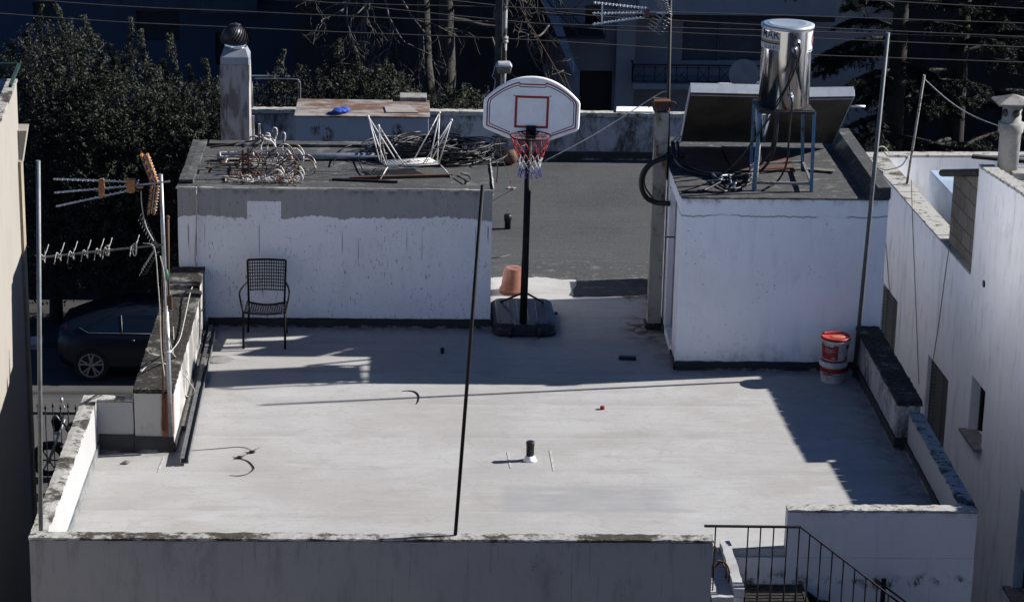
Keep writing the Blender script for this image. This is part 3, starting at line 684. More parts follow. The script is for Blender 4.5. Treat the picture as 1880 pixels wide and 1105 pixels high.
# round cement chimney
t, z = nuv(1850,305,.35); cb_ = nw(t, .35, 1.52)
ch = empty('round_chimney', cb_, 'round cement chimney with pointed square cap on the right neighbour roof', 'chimney')
m_cement = plain('cement_pipe', (.44,.43,.41), .9, 0, .3, 4, grain=40)
ztop = nuv(1852,183,.35)[1]
b = MB(); b.lathe([(.125,0),(.13,ztop-1.52-.38),(.152,ztop-1.52-.35),(.155,ztop-1.52-.24),(.135,ztop-1.52-.235),(.118,ztop-1.52-.23),(.118,ztop-1.52)], cb_, 24); sh = obj('shaft', b, m_cement, ch)
b = MB(); zt = ztop; s_ = .215
c0 = Vector((cb_.x, cb_.y, zt+.002))
b.hexa([c0+Vector((-s_,-s_,0)), c0+Vector((s_,-s_,0)), c0+Vector((s_,s_,0)), c0+Vector((-s_,s_,0))], [c0+Vector((-s_,-s_,.02)), c0+Vector((s_,-s_,.02)), c0+Vector((s_,s_,.02)), c0+Vector((-s_,s_,.02))])
b.add([c0+Vector((-s_,-s_,.0205)), c0+Vector((s_,-s_,.0205)), c0+Vector((s_,s_,.0205)), c0+Vector((-s_,s_,.0205)), c0+Vector((0,0,.11))], [(0,1,4),(1,2,4),(2,3,4),(3,0,4)])
obj('cap', b, m_concrete, ch)
b = MB()
for an in (-60, 10, 80):
    dv = Vector((sin(R(an)), -cos(R(an)), 0)); b.lathe([(.001,0),(.048,0),(.048,.006),(.001,.006)], c0+dv*.1165-Vector((0,0,.11)), 14, rot=dv.to_track_quat('Z','Y').to_matrix())
obj('flue_hole', b, m_black_plastic, sh)
b = MB(); b.rbox(cb_.x+.02, cb_.x+.5, cb_.y-.25, cb_.y+.15, 1.521, 1.60, .08, .006, 1); obj('foot', b, m_cement, ch)
b = MB(); p = nw(*[nuv(1862,342,.6)[0], .6, 1.56]); b.bar(p+Vector((-.5,.25,0)), p+Vector((1.2,-.35,0)), .09, .04); obj('plank', b, plain('dark_plank', (.05,.045,.04), .9), None, 'dark plank lying on the pale roof in front of the round chimney', 'plank')
# rusty washing line pole with rope
t, z = nuv(1667,325,.2); pb = nw(t, .2, z); t2, z2 = nuv(1697,138,.2); pt = nw(t2, .2, z2)
b = MB(); b.tube([pb-(pt-pb).normalized()*.5, pb, pt], .018, 8); obj('line_pole', b, metal_rust('rusty_pale_pole', (.42,.40,.37), .5, .7, .1), None, 'thin rusty pale pole leaning up from the right neighbour parapet', 'pole')
b = MB(); e = Vector((cb_.x-.1, cb_.y, ztop-.3)); s0 = pt-Vector((0,0,.05))
b.tube([s0+(e-s0)*i/12-Vector((0,0,.10*sin(pi*i/12))) for i in range(13)], .007, 5); b.tube([e+Vector((.22,0,.0)), e+Vector((2.5,-.6,-.42))], .007, 5); obj('washing_line', b, m_white_cable, None, 'pale rope from the thin rusty pole down to the round chimney', 'rope')
b = MB(); tk = nuv(1667,290,.2); k0 = nw(tk[0], .19, tk[1]); b.tube(smooth_path([nw(nuv(1617,297)[0], -.0, .29), nw(nuv(1622,290)[0], .05, .30), (nw(nuv(1630,288)[0],.1,.30)+k0)/2, k0], 6), .009, 6)
for i in range(3): b.tube([k0+Vector((.024*cos(a), .024*sin(a), .012*i)) for a in np.linspace(0, 2*pi, 10)], .007, 5)
obj('tied_rope', b, m_white_cable, None, 'white rope knotted round the foot of the thin rusty pole', 'rope')
b = MB(); p0 = nw(nuv(1598,280)[0]-.1, .02, .27); b.tube(smooth_path([p0, p0+Vector((.05,.1,.12)), p0+Vector((.17,.15,.16)), p0+Vector((.30,.2,.02))], 6), .008, 6); obj('rope_loop', b, m_white_cable, None, 'small pale rope loop on the far corner of the right neighbour parapet', 'rope')

# ---------------------------------------------------------------- left neighbour
LA = R(4); LO = Vector((-4.69, 28.6, 0)); LD = Vector((-sin(LA), cos(LA), 0)); LN = Vector((-cos(LA), -sin(LA), 0))
def lbox(mb, t0, t1, o0, o1, z0, z1, m=0):   # t along (0 = far end, negative nearer), o into the building
    P = lambda t, o, z: LO + LD*t + LN*o + Vector((0,0,z))
    mb.hexa([P(t0,o1,z0),P(t0,o0,z0),P(t1,o0,z0),P(t1,o1,z0)], [P(t0,o1,z1),P(t0,o0,z1),P(t1,o0,z1),P(t1,o1,z1)], m)
zp = (LO.z, py_(32,150,28.6).z)[1]
lh = empty('beige_house', (-7, 22, GZ), 'beige plastered neighbouring house along the left edge', 'house')
m_beige = wall_mat('beige_plaster', (.42,.388,.34), (.2,.17,.13), None, .3)
b = MB(); lbox(b, -22, 0, 0, .2, GZ, zp); lbox(b, -22, -.01, .2, 8, GZ, zp-.75); lbox(b, -.2, 0, .2, 8, zp-.75, zp-.5); obj('wall', b, m_beige, lh)
b = MB(); lbox(b, -22, .01, -.012, .215, zp+.001, zp+.03); obj('coping', b, m_coping, lh)
b = MB(); lbox(b, -.26, .05, -.035, -.001, GZ, py_(30,288,28.6).z); obj('pilaster', b, plain('tan_plaster', (.45,.37,.26), .9, 0, .2, 3), lh)
z0, z1 = py_(44,268,28.8).z, py_(44,228,28.8).z
b = MB(); P = lambda t, o, z: LO + LD*t + LN*o + Vector((0,0,z))
b.hexa([P(-.15,.05,z0),P(-.15,-.03,z0-.18),P(.2,-.03,z0-.18),P(.2,.05,z0)], [P(-.15,.05,z1),P(-.15,-.11,z1),P(.2,-.11,z1),P(.2,.05,z1)]); obj('cornice', b, m_beige, lh)
b = MB(); lbox(b, .02, .35, -.16, .3, -.75, -.69); obj('ledge', b, m_edge_white, lh)
b = MB(); q0, q1 = LO+LD*.4+Vector((0,0,zp+.12)), None
b.bar(q0+LN*.0, q0+LN*3, .035, .035); b.bar(q0, q0-LD*1.2-Vector((0,0,.0)), .035, .035); b.bar(q0+Vector((0,0,-.0)), q0-Vector((0,0,.35)), .035, .035)
obj('roof_rail', b, m_green_rail, lh)

# ================================================================== OBJECTS ON THE ROOF
# ---------------------------------------------------------------- basketball hoop
bx, byy = 1.31, 27.06
hoop = empty('basketball_hoop', (bx, 27.4, 0), 'portable basketball hoop with rounded white backboard and red white blue net', 'basketball hoop')
b = MB()
for a, c_ in ((-.37,.37),):
    pass
prof = [(-.38,0),(.38,0),(.385,.05),(.37,.11),(.33,.145),(-.33,.145),(-.37,.11),(-.385,.05)]
def rrect(hw, hd, r, n=5):
    out = []
    for cx_, cy_, a0 in ((hw-r,hd-r,0),(-hw+r,hd-r,90),(-hw+r,-hd+r,180),(hw-r,-hd+r,270)):
        for i in range(n+1): a = R(a0+90*i/n); out.append((cx_+r*cos(a), cy_+r*sin(a)))
    return out
def stack(mb, c, levels, n=5, m=0):     # levels: (hw, hd, r, z)
    k = None; vs = []
    for hw, hd, r, z in levels:
        q = rrect(hw, hd, r, n); k = len(q); vs += [(c[0]+x, c[1]+y, c[2]+z) for x, y in q]
    fs = [tuple(reversed(range(k)))]+[tuple((len(levels)-1)*k+i for i in range(k))]
    for l in range(len(levels)-1):
        for i in range(k): fs.append((l*k+i, l*k+(i+1)%k, (l+1)*k+(i+1)%k, (l+1)*k+i))
    mb.add(vs, fs, True, m); mb.sm[-len(fs)] = False; mb.sm[-len(fs)+1] = False
bc = (bx-.0, 27.52, 0)
stack(b, bc, [(.35,.52,.10,.0),(.375,.55,.11,.02),(.375,.55,.11,.06),(.362,.53,.11,.065),(.362,.53,.11,.115),(.33,.50,.10,.145),(.31,.48,.09,.15)])
for x0 in (-.24, -.02, .20):
    b.bar((bc[0]+x0-.04, bc[1]-.42, .150), (bc[0]+x0-.04, bc[1]+.40, .150), .02, .016)
    b.bar((bc[0]+x0+.08, bc[1]-.42, .150), (bc[0]+x0+.08, bc[1]+.40, .150), .02, .016)
b.box(bc[0]-.12, bc[0]+.12, bc[1]-.56, bc[1]-.30, .02, .155)
base = obj('base_tank', b, m_base_plastic, hoop, bevel=.004)
for s in (-1, 1):
    b = MB(); rt = Matrix.Rotation(pi/2, 3, 'Y'); b.lathe([(.01,-.02),(.055,-.02),(.055,.02),(.01,.02)], (bc[0]+s*.17, bc[1]-.555, .056), 16, rot=rt); obj('wheel', b, m_black_plastic, base)
    b = MB(); b.lathe([(.012,0),(.02,.004),(.02,.03),(.008,.032)], (bc[0]+s*.385, bc[1]+.15*s, .07), 10, rot=rt if s > 0 else Matrix.Rotation(-pi/2,3,'Y')); obj('plug', b, m_black_plastic, base)
b = MB(); PT = Vector((bx+.005, 27.06, 2.62)); b.tube([(bx-.02,27.05,.05),(bx-.01,27.05,.9),(bx-.0095,27.05,.905),PT], [.043,.043,.040,.038], 16); obj('pole', b, m_black_paint, hoop)
for s in (-1, 1):
    b = MB(); b.tube([(bx-.012+s*.035,27.07,.50),(bx+s*.25,27.86,.15)], .013, 8); obj('brace', b, m_black_paint, hoop)
BY, BZ = 26.93, 2.37
bt = R(1.2)
bu, bv, bn = Vector((cos(bt),0,-sin(bt))), Vector((sin(bt),0,cos(bt))), Vector((0,-1,0))
bo = Vector((bx+.012, BY, BZ))
def arcz(x, w=.54, z0=.445, top=.72): return z0+(top-z0)*(1-(abs(x)/w)**2.15)
out = [(-.25,0),(.25,0)]
out += [(.515,.105),(.538,.13),(.545,.17)]+[(.545,.42)]
out += [(.54*cos(R(a))**.8 if a < 90 else 0, 0) for a in ()]
top = [(x, arcz(x)) for x in np.linspace(.535,-.535,31)]
out += top + [(-.545,.42),(-.545,.17),(-.538,.13),(-.515,.105)]
b = MB()
def inset(poly, d):
    k = len(poly); r = []
    for i in range(k):
        p0, p1, p2 = Vector(poly[i-1]), Vector(poly[i]), Vector(poly[(i+1)%k])
        n1 = Vector((-(p1-p0).y, (p1-p0).x)).normalized(); n2 = Vector((-(p2-p1).y, (p2-p1).x)).normalized(); nn = (n1+n2)
        nn = nn.normalized() if nn.length > 1e-6 else n1; r.append(p1+nn*d/max(.5, nn.dot(n1)))
    return r
k = len(out); lv = []
for d, e in ((.0,-.012),(.0,.004),(.004,.012),(.014,.018)):
    lv += [bo+bu*p[0]+bv*p[1]+bn*e for p in inset(out, d)]
fs = [tuple(range(k))[::-1], tuple(3*k+i for i in range(k))]
for l in range(3): fs += [(l*k+i, l*k+(i+1)%k, (l+1)*k+(i+1)%k, (l+1)*k+i) for i in range(k)]
b.add(lv, fs); bb = obj('backboard', b, m_white_plastic, hoop)
def border(ins):
    w = .545-ins
    pts = [(-.235+ins*.05, ins*.95+.005), (-w, .105+ins*.95), (-w, .43-ins*.35)]
    xs = np.linspace(-w+.012, -.155, 12); T = lambda x: arcz(x, .545)-ins*1.18
    pts += [(x, T(x)) for x in xs]; zc = T(.155)-.017
    pts += [(-.145+ins*.1, zc), (.145-ins*.1, zc)]
    pts += [(x, T(x)) for x in -xs[::-1]]
    pts += [(w, .43-ins*.35), (w, .105+ins*.95), (.235-ins*.05, ins*.95+.005)]
    return pts
b = MB(); b.ribbon(border(.046), .015, bo, bu, bv, bn*.0195); b.ribbon([(-.19,.03),(.19,.03)], .010, bo, bu, bv, bn*.0195); b.ribbon([(-.19,.055),(.19,.055)], .008, bo, bu, bv, bn*.0195)
sq = [(-.178,.143),(.178,.143),(.178,.487),(-.178,.487)]
b.ribbon(sq, .027, bo, bu, bv, bn*.0195, closed=True)
obj('red_marking', b, m_red, bb)
b = MB(); b.ribbon(border(.071), .0095, bo, bu, bv, bn*.0192); b.ribbon([(-.17,.042),(.17,.042)], .005, bo, bu, bv, bn*.0192); obj('black_marking', b, m_black_paint, bb)
for s in (-1, 1):
    b = MB(); b.lathe([(.001,.004),(.009,.003),(.010,0)][::-1], bo+bu*s*.205+bv*.50+bn*.018, 10, rot=Matrix.Rotation(pi/2,3,'X')); obj('bolt', b, m_galv, bb)
RC = Vector((bx+.0, BY-.29, BZ+.105))
b = MB(); b.obox(bo+bv*.085+bn*.03, bu*.057, bn*.012, bv*.075); b.obox(bo+bv*.055+bn*.075, bu*.05, bn*.05, bv*.012); obj('bracket', b, m_black_paint, hoop, bevel=.003)
b = MB(); b.tube([RC+Vector((.226*cos(a), .226*sin(a), 0)) for a in np.linspace(0, 2*pi, 49)[:-1]], .0085, 8, closed=True)
for s in (-1, 1): b.tube([bo+bu*s*.045+bv*.05+bn*.03, RC+Vector((s*.10,.20,-.004))], .007, 6)
obj('rim', b, m_black_paint, hoop)
b = MB(); NSTR = 12; lev = [(.222,0,0),(.195,.085,0),(.165,.165,0),(.140,.235,0),(.122,.30,1),(.115,.355,1),(.125,.40,2)]
for q in range(NSTR):
    for s in (-1, 1):
        pts = []; 
        for i, (r_, d, mm) in enumerate(lev):
            a = 2*pi*(q + s*.5*i)/NSTR + .1; pts.append(RC+Vector((r_*cos(a), r_*sin(a), -d-.008)))
        for i in range(len(lev)-1): b.tube([pts[i], pts[i+1]], .0042, 5, m=lev[i+1][2])
    a = 2*pi*(q+.0)/NSTR+.1; e = RC+Vector((.125*cos(a), .125*sin(a), -.41)); b.tube(smooth_path([e, e+Vector((.012*cos(a)+.01*-sin(a),.012*sin(a)+.01*cos(a),-.035)), e+Vector((.0,.0,-.055)), e+Vector((.012*sin(a),-.012*cos(a),-.03)), e], 3), .004, 5, m=2)
obj('net', b, [m_red_net, m_white_net, m_blue_net], hoop)

# basketball on the far roof
p = pz(936, 299, .004); b = MB(); b.ball(p+Vector((0,-.1,.12)), .12, 28, 18); bo_ = obj('basketball', b, m_ball, None, 'worn brown basketball lying on the felt behind the hoop', 'basketball')
c_ = p+Vector((0,-.1,.12)); b = MB()
for ax in ((1,0,0),(0,1,.3),(.2,.3,1)):
    z_ = Vector(ax).normalized(); x_ = z_.orthogonal().normalized(); y_ = z_.cross(x_); b.tube([c_+(x_*cos(a)+y_*sin(a))*.1195 for a in np.linspace(0,2*pi,33)[:-1]], .0022, 5, closed=True)
obj('seam', b, m_black_plastic, bo_)

# terracotta pot, upside down
p = Vector((1.235, 28.74, .001)); b = MB()
b.lathe([(.150,0),(.163,0),(.167,.012),(.165,.05),(.150,.055),(.146,.06),(.112,.30),(.106,.312),(.035,.312),(.030,.305),(.001,.305)], p, 32); obj('flower_pot', b, m_terra, None, 'upturned terracotta flower pot beside the hoop base', 'flower pot')

# ---------------------------------------------------------------- garden chair
chair = empty('garden_chair', (-1.67, 26.78, 0), 'black metal garden armchair with lattice back by the left hut wall', 'chair')
yF, yR = 26.48, 27.08; x0, x1 = -1.905, -1.435
bl, br = -1.885, -1.455      # back frame
def lg(pts, r=.0135): b = MB(); b.tube(smooth_path(pts, 5), r, 8); obj('leg', b, m_black_paint, chair)
lg([(x0,yF,0),(x0,yF+.01,.42)]); lg([(x1,yF,0),(x1,yF+.01,.42)])
lg([(x0+.01,yR,0),(x0+.025,yR-.05,.22),(x0+.03,yR-.09,.42)]); lg([(x1-.01,yR,0),(x1-.025,yR-.05,.22),(x1-.03,yR-.09,.42)])
b = MB()
def bp(u, v): # seat point: u across 0..1, v 0 front..1 back
    return Vector((x0+.015+(x1-x0-.03)*u, yF+.01+(yR-.11-yF)*v, .425-.022*v-.045*sin(pi*u)*(.35+.4*v)))
for u in (0, 1): b.tube([bp(u, v) for v in np.linspace(0,1,6)], .011, 7)
for v in (0, 1): b.tube([bp(u, v) for u in np.linspace(0,1,11)], .011, 7)
for u in np.linspace(.07, .93, 15): 
    for va, vb in zip(np.linspace(0,1,5), np.linspace(0,1,5)[1:]): b.bar(bp(u,va), bp(u,vb), .013, .004)
for v in np.linspace(.12, .88, 7):
    for ua, ub in zip(np.linspace(0,1,8), np.linspace(0,1,8)[1:]): b.bar(bp(ua,v), bp(ub,v), .009, .004)
obj('seat', b, m_black_paint, chair)
b = MB()
def bk(u, z): # backrest
    t = (z-.40)/.50
    return Vector((x0+.03-.015*t+(x1-x0-.06+.03*t)*u, yR-.10+.10*t+.03*sin(pi*u), z))
b.tube([bk(0,z) for z in np.linspace(.40,.875,6)], .0125, 8); b.tube([bk(1,z) for z in np.linspace(.40,.875,6)], .0125, 8); b.tube([bk(u,.875) for u in np.linspace(0,1,9)], .0125, 8); b.tube([bk(u,.535) for u in np.linspace(0,1,9)], .007, 8)
for u in np.linspace(.06,.94,15): b.bar(bk(u,.535), bk(u,.87), .0095, .003, up=(0,1,0))
for z in np.linspace(.58,.835,8):
    for ua, ub in zip(np.linspace(0,1,7), np.linspace(0,1,7)[1:]): b.bar(bk(ua,z), bk(ub,z), .010, .003, up=(0,1,0))
obj('backrest', b, m_black_paint, chair)
for s, xx in ((-1, x0), (1, x1)):
    b = MB(); b.tube(smooth_path([(xx,yF+.01,.42),(xx+s*.035,yF+.07,.56),(xx+s*.045,yF+.12,.625),(xx+s*.03,yF+.28,.635),(xx-s*.012,yR-.05,.62)], 5), .0115, 8); obj('armrest', b, m_black_paint, chair)

# ---------------------------------------------------------------- paint buckets
def bucket(name, c, r0, r1, h, label, upper):
    t = empty(name, c, label, 'bucket', 'plastic paint buckets stacked by the right hut')
    b = MB(); b.lathe([(r0-.004,0),(r0,.006),(r1,h-.055),(r1+.008,h-.052),(r1+.008,h-.030),(r1+.002,h-.026),(r1+.002,h-.012)], c, 36); body = obj('body', b, m_bucket, t)
    b = MB(); rl = lambda z: r0+(r1-r0)*(z-.006)/(h-.061)+.0012
    def patch(a0, a1, z0, z1, mt, nm, e=0.0):
        b = MB(); n = 14; vs = []; 
        for i in range(n+1):
            a = R(a0+(a1-a0)*i/n)
            for z in (z0, z1): r = rl(z)+e; vs.append((c[0]+r*sin(a), c[1]-r*cos(a), c[2]+z))
        b.add(vs, [(2*i,2*i+2,2*i+3,2*i+1) for i in range(n)], True); return obj(nm, b, mt, body)
    if upper:
        patch(-95, 5, .03, h-.07, m_red, 'label'); patch(42, 130, h-.12, h-.07, m_red, 'label_stripe'); patch(45, 130, .03, .06, m_red, 'label_stripe'); patch(-95, 60, .004, .022, m_red, 'label_stripe')
        for i, (a0, a1, z0, z1) in enumerate(((-62,-38,.185,.20),(-34,-18,.183,.20),(-60,-12,.15,.153),(-58,-20,.138,.141),(-58,-12,.126,.129),(-58,-25,.114,.117),(-24,-6,.05,.058))): patch(a0, a1, z0*h/.27, z1*h/.27, m_bucket, 'label_print', .0008)
        b = MB(); b.lathe([(.001,.004),(r1-.006,.004),(r1,.012),(r1+.010,.010),(r1+.010,-.020),(r1+.004,-.022)], (c[0],c[1],c[2]+h-.006), 36); lid = obj('lid', b, m_red, t)
        b = MB(); b.ball((c[0]+.02,c[1]-.03,c[2]+h), (.085,.06,.006), 14, 8); obj('dried_paint', b, plain('dried_orange_paint', (.60,.20,.11), .6), lid)
    else:
        patch(-100, 100, h-.125, h-.068, m_red, 'label'); patch(-62, -12, .105, .118, m_ink, 'label_print'); patch(-62,-30,.092,.098,m_ink,'label_print'); patch(-40,-28,.06,.066,m_ink,'label_print')
        b = MB(); b.lathe([(.001,.0),(r1-.012,.0),(r1-.004,.006),(r1+.008,.004),(r1+.008,-.012)], (c[0],c[1],c[2]+h-.008), 36); obj('lid', b, m_bucket, t)
    b = MB(); n = 15; b.tube([(c[0]+(r1+.012)*cos(R(200+160*i/n)), c[1]+(r1+.014)*sin(R(200+160*i/n))*1.0, c[2]+h-.045-.10*sin(pi*i/n)) for i in range(n+1)], .0025, 5); obj('handle', b, m_black_plastic if not upper else m_galv, t)
    return t
bucket('paint_bucket', (4.665,25.52,.001), .128, .150, .25, 'white bucket with red band and black print, lower of the two stacked buckets', False)
bucket('paint_bucket', (4.675,25.525,.247), .133, .152, .275, 'red lidded bucket with a red label, standing on the white bucket', True)

# ---------------------------------------------------------------- vent pipes and small litter
p = pz(973, 845, 0); b = MB(); b.lathe([(.040,.0),(.040,.165),(.043,.165),(.043,.20),(.038,.205),(.03,.206),(.001,.2)], p, 20)
vp = obj('vent_pipe', b, m_black_plastic, None, 'short black vent pipe standing in the middle of the sunlit roof', 'pipe')
b = MB(); b.lathe([(.072,.001),(.060,.02),(.047,.05),(.041,.055)], p, 20); obj('collar', b, m_white_plastic, vp)
p = pz(932, 420, .004); b = MB(); b.lathe([(.042,0),(.042,.11),(.052,.115),(.052,.185),(.042,.20),(.001,.205)], p, 18)
obj('vent_pipe', b, m_black_plastic, None, 'short black vent pipe with wider top on the grey felt roof', 'pipe')
p = pz(812, 648, 0); b = MB(); b.lathe([(.022,.001),(.024,.06),(.021,.062),(.016,.03)], p, 12, rot=Matrix.Rotation(.25,3,'X')); obj('plastic_stub', b, m_black_plastic, None, 'small black plastic stub standing in the shade in front of the left hut', 'cap')
p = pz(1152, 660, 0); b = MB(); b.obox(p+Vector((0,0,.022)), (.098,-.014,0), (.004,.028,0), (0,0,.02)); obj('wood_offcut', b, m_black_plastic, None, 'small dark offcut block lying in the shade near the right hut', 'offcut', bevel=.004)
p = pz(1106, 751, 0); b = MB(); b.lathe([(.024,.001),(.026,.03),(.022,.034),(.001,.034)], p, 14); obj('bottle_stopper', b, plain('bright_red_plastic', (.40,.02,.015), .45), None, 'small bright red cap on the sunlit roof', 'cap')
def wire(name, pts, r, mt, label, cat='wire', z=.006, smooth=6, lump=None):
    q = [pz(px, py, z) for px, py in pts]; b = MB(); sp = smooth_path(q, smooth); n = len(sp)
    b.tube(sp, [r*(.35+.65*sin(pi*min(1,max(.06,i/n)))) if isinstance(r, float) else r[0] for i in range(n)], 6)
    if lump: 
        l = pz(*lump, .012); b.ball(l, (.035,.03,.014), 8, 6)
        for k in range(5): b.tube([l, l+Vector((random.uniform(-.08,.08), random.uniform(-.08,.08), random.uniform(.0,.02)))], .003, 4)
    obj(name, b, mt, None, label, cat)
wire('cable_scrap', [(738,718),(750,717),(762,719),(769,726),(768,736),(765,741)], .0065, m_cable, 'short curved black cable scrap near the shadow edge of the roof', 'cable')
wire('cable_scrap', [(428,838),(440,841),(455,846),(463,853),(466,860),(455,869),(438,873),(421,872)], .0055, m_cable, 'hooked brown cable scrap left of centre on the sunlit roof', 'cable', lump=(440,839))
wire('wire_scrap', [(325,829),(360,826),(400,823),(440,820),(458,824),(464,829)], .0032, m_cable, 'long thin bent wire with a dark tip beside the metal channel', 'wire', lump=(463,829))
wire('branch_scrap', [(226,849),(231,846),(234,850)], .010, m_wood, 'tiny dried clump on the floor in the front left corner', 'debris', lump=(231,849))
wire('cable_scrap', [(902,474),(915,473),(928,470),(941,466)], .012, m_cable, 'short black cable end lying on felt beside the left hut corner', 'cable')
wire('hose_scrap', [(908,420),(918,421),(928,420)], .009, m_cable, 'short black hose stub beside the felt roof vent pipe', 'hose')
wire('leaf_litter', [(932,345),(938,344),(944,347)], .014, m_white_cable, 'crumpled pale scrap lying on the felt below the basketball', 'litter', z=.02, lump=(938,346))
for i, (px, py) in enumerate(((1016,826),(1013,858),(935,832),(938,857))): pass
b = MB()
for a, c_ in (((1010,826),(1017,864)), ((932,829),(938,859))):
    A, B = pz(*a, .002), pz(*c_, .002); b = MB(); b.bar(A, B, .022, .003); obj('sealant_strip', b, m_flash_pale, house)
b = MB(); A, B = pz(301,838,.002), pz(290,866,.002); b.bar(A, B, .018, .003); obj('sealant_strip', b, m_edge_white, house)

# channel and plank beside the left parapet
b = MB(); A, B = Vector((-2.245,22.82,.03)), Vector((-2.30,27.10,.03)); d_ = (B-A).normalized(); s_ = Vector((d_.y,-d_.x,0))
b.bar(A, B, .085, .006); b.bar(A+s_*.040+Vector((0,0,.022)), B+s_*.040+Vector((0,0,.022)), .005, .05); b.bar(A-s_*.040+Vector((0,0,.022)), B-s_*.040+Vector((0,0,.022)), .005, .05)
b.bar(A-s_*.02+Vector((0,0,.05)), B-s_*.02+Vector((0,0,.05)), .04, .006)
obj('metal_channel', b, m_grey_pole, None, 'long dark metal channel lying along the left side of the roof', 'channel')
b = MB(); A, B = Vector((-2.40+.03,23.80,.045)), Vector((-2.315,26.1,.05)); b.bar(A, B, .13, .035); obj('plank', b, m_wood, None, 'long grey wooden plank lying beside the metal channel', 'plank', bevel=.004)

# ---------------------------------------------------------------- poles
def pole(name, pts, r, mt, label, n=10):
    b = MB(); b.tube(pts, r, n); return obj(name, b, mt, None, label, 'pole')
pole('steel_pole', [py_(75,973,19.74), py_(70,295,19.74)], .0195, m_grey_pole, 'thin grey pole rising from the front left parapet corner')
pole('steel_pole', [py_(836,981,19.74), py_(886,340,19.84)], .0165, m_black_paint, 'leaning thin black pole on the middle of the front parapet')
pole('steel_pole', [Vector((4.93,25.66,0)), py_(1630,60,25.66)], .0235, plain('dark_grey_pole', (.15,.16,.17), .6, .2, .25, 10), 'tall leaning grey pole standing by the stacked buckets')

# ---------------------------------------------------------------- left aerial mast
AY = 23.17
mast = empty('aerial_mast', (-2.37, AY, .0), 'galvanised aerial mast strapped to the stained left pier', 'mast')
pA, pB, pC = py_(314,800,AY), py_(305,560,AY), py_(295,320,AY)
b = MB(); b.tube([pA, pB], .024, 12); b.tube([pB-Vector((0,0,.05)), pC], .020, 12); obj('pole', b, m_galv, mast)
b = MB(); q = py_(304,505,AY); b.tube([q+Vector((0,0,-.05)), q+Vector((.004,0,.0)), q+Vector((0,0,.06))], [.0255,.029,.024], 10); obj('tape', b, m_tape_green, mast)
b = MB(); q = py_(308,645,AY); b.tube([q+Vector((.03*cos(a),.03*sin(a),0)) for a in np.linspace(0,2*pi,12)[:-1]], .012, 6, closed=True); obj('strap', b, m_white_cable, mast)
b = MB(); b.tube([py_(309,545,AY+.02), py_(308,400,AY+.02)], .0155, 8); b.ball(py_(308,399,AY+.02), .021, 10, 8); q = py_(311,550,AY+.01); b.box(q.x-.02,q.x+.025,q.y-.02,q.y+.02,q.z-.1,q.z+.05); b.tube([py_(300,790,AY+.03), py_(298,470,AY+.03)], .012, 8); obj('side_pipe', b, m_rust, mast)
def elem(b, c, d, L_, r=.004, m=0): c, d = Vector(c), Vector(d); d.normalize(); b.tube([c-d*L_/2, c+d*L_/2], r, 5, m=m)
# upper aerial: three booms, orange blocks, orange reflector
ua = empty('tv_aerial', py_(297,338,AY-.03), 'three boom television aerial with orange spacers on the left mast', 'aerial')
A0 = py_(312,333,AY-.03)
b = MB(); n0 = py_(243,341,AY-.03)
b.bar(A0, n0, .014, .014)
for px, py in ((98,329),(100,354),(103,379)): 
    e = py_(px,py,AY-.03)
    st_ = py_(246, 341+(py-354)*.28, AY-.03); b.bar(st_, e, .014, .014)
    for t in np.linspace(.12, .95, 14): elem(b, st_+(e-st_)*t, (0,1,.05), .10-.04*t, .003)
obj('boom', b, m_galv, ua)
b = MB()
for pts in ([(183,329),(190,328),(192,345),(190,362),(183,364),(181,345)], [(232,329),(248,329),(248,352),(240,354),(233,352)]):
    P = [py_(px,py,AY-.03) for px, py in pts]; k = len(P); b = MB(); b.add([p+Vector((0,-.03,0)) for p in P]+[p+Vector((0,.03,0)) for p in P], [tuple(range(k)),tuple(reversed(range(k,2*k)))]+[(i,k+i,k+(i+1)%k,(i+1)%k) for i in range(k)]); obj('spacer', b, m_orange, ua, bevel=.003)
b = MB(); q = py_(257,343,AY-.03); b.box(q.x-.03,q.x+.03,q.y-.03,q.y+.03,q.z-.012,q.z+.012); obj('terminal_box', b, m_orange, ua, bevel=.003)
b = MB(); b.tube([q+Vector((-.02,0,.06)), q+Vector((-.02,0,0))], .012, 8); b.tube([q+Vector((-.02,.05,.05)), q+Vector((-.02,-.05,.05))], .008, 6); obj('dipole', b, m_galv, ua)
b = MB(); hub = py_(285,337,AY-.03)
for tip in ((265,284),(278,392)):
    T = py_(*tip, AY-.03); d_ = (T-hub)
    b.bar(hub, T, .012, .012)
    for k in range(4):
        for s in (-1, 1):
            c0 = hub+d_*(.16+.25*k)+Vector((s*.028,0,0)); b.obox(c0, Vector((.009,0,0)), Vector((0,.05,0)), d_*.10, m=1)
    for k in range(9): elem(b, hub+d_*(.1+.1*k), (1,0,0), .10, .003)
obj('reflector', b, [m_galv, m_orange], ua)
# lower aerial: yagi with crossed elements
la = empty('tv_aerial', py_(297,458,AY-.02), 'drab yagi television aerial with bent X shaped elements low on the left mast', 'aerial')
b = MB(); A0, E0 = py_(300,449,AY-.02), py_(72,473,AY-.02); b.bar(A0, E0, .016, .016); obj('boom', b, plain('dull_aluminium', (.22,.21,.19), .6, .5), la)
for px in (80,109,133,158,182,197,247):
    t = (px-300)/(72-300); c0 = A0+(E0-A0)*t; b = MB()
    for s in (-1, 1):
        for s2 in (-1, 1): b.tube(smooth_path([c0, c0+Vector((s2*.02, s*.05, s2*s*.04)), c0+Vector((s2*.035, s*.12, .02+s2*.075))], 4), .0042, 5)
    obj('element', b, m_white_cable, la)
q = A0+(E0-A0)*((197-300)/(72-300)); b = MB(); b.tube([q+Vector((.022*cos(a), .0, .05*sin(a))) for a in np.linspace(0,2*pi,16)[:-1]], .006, 6, closed=True); obj('dipole', b, m_white_cable, la)
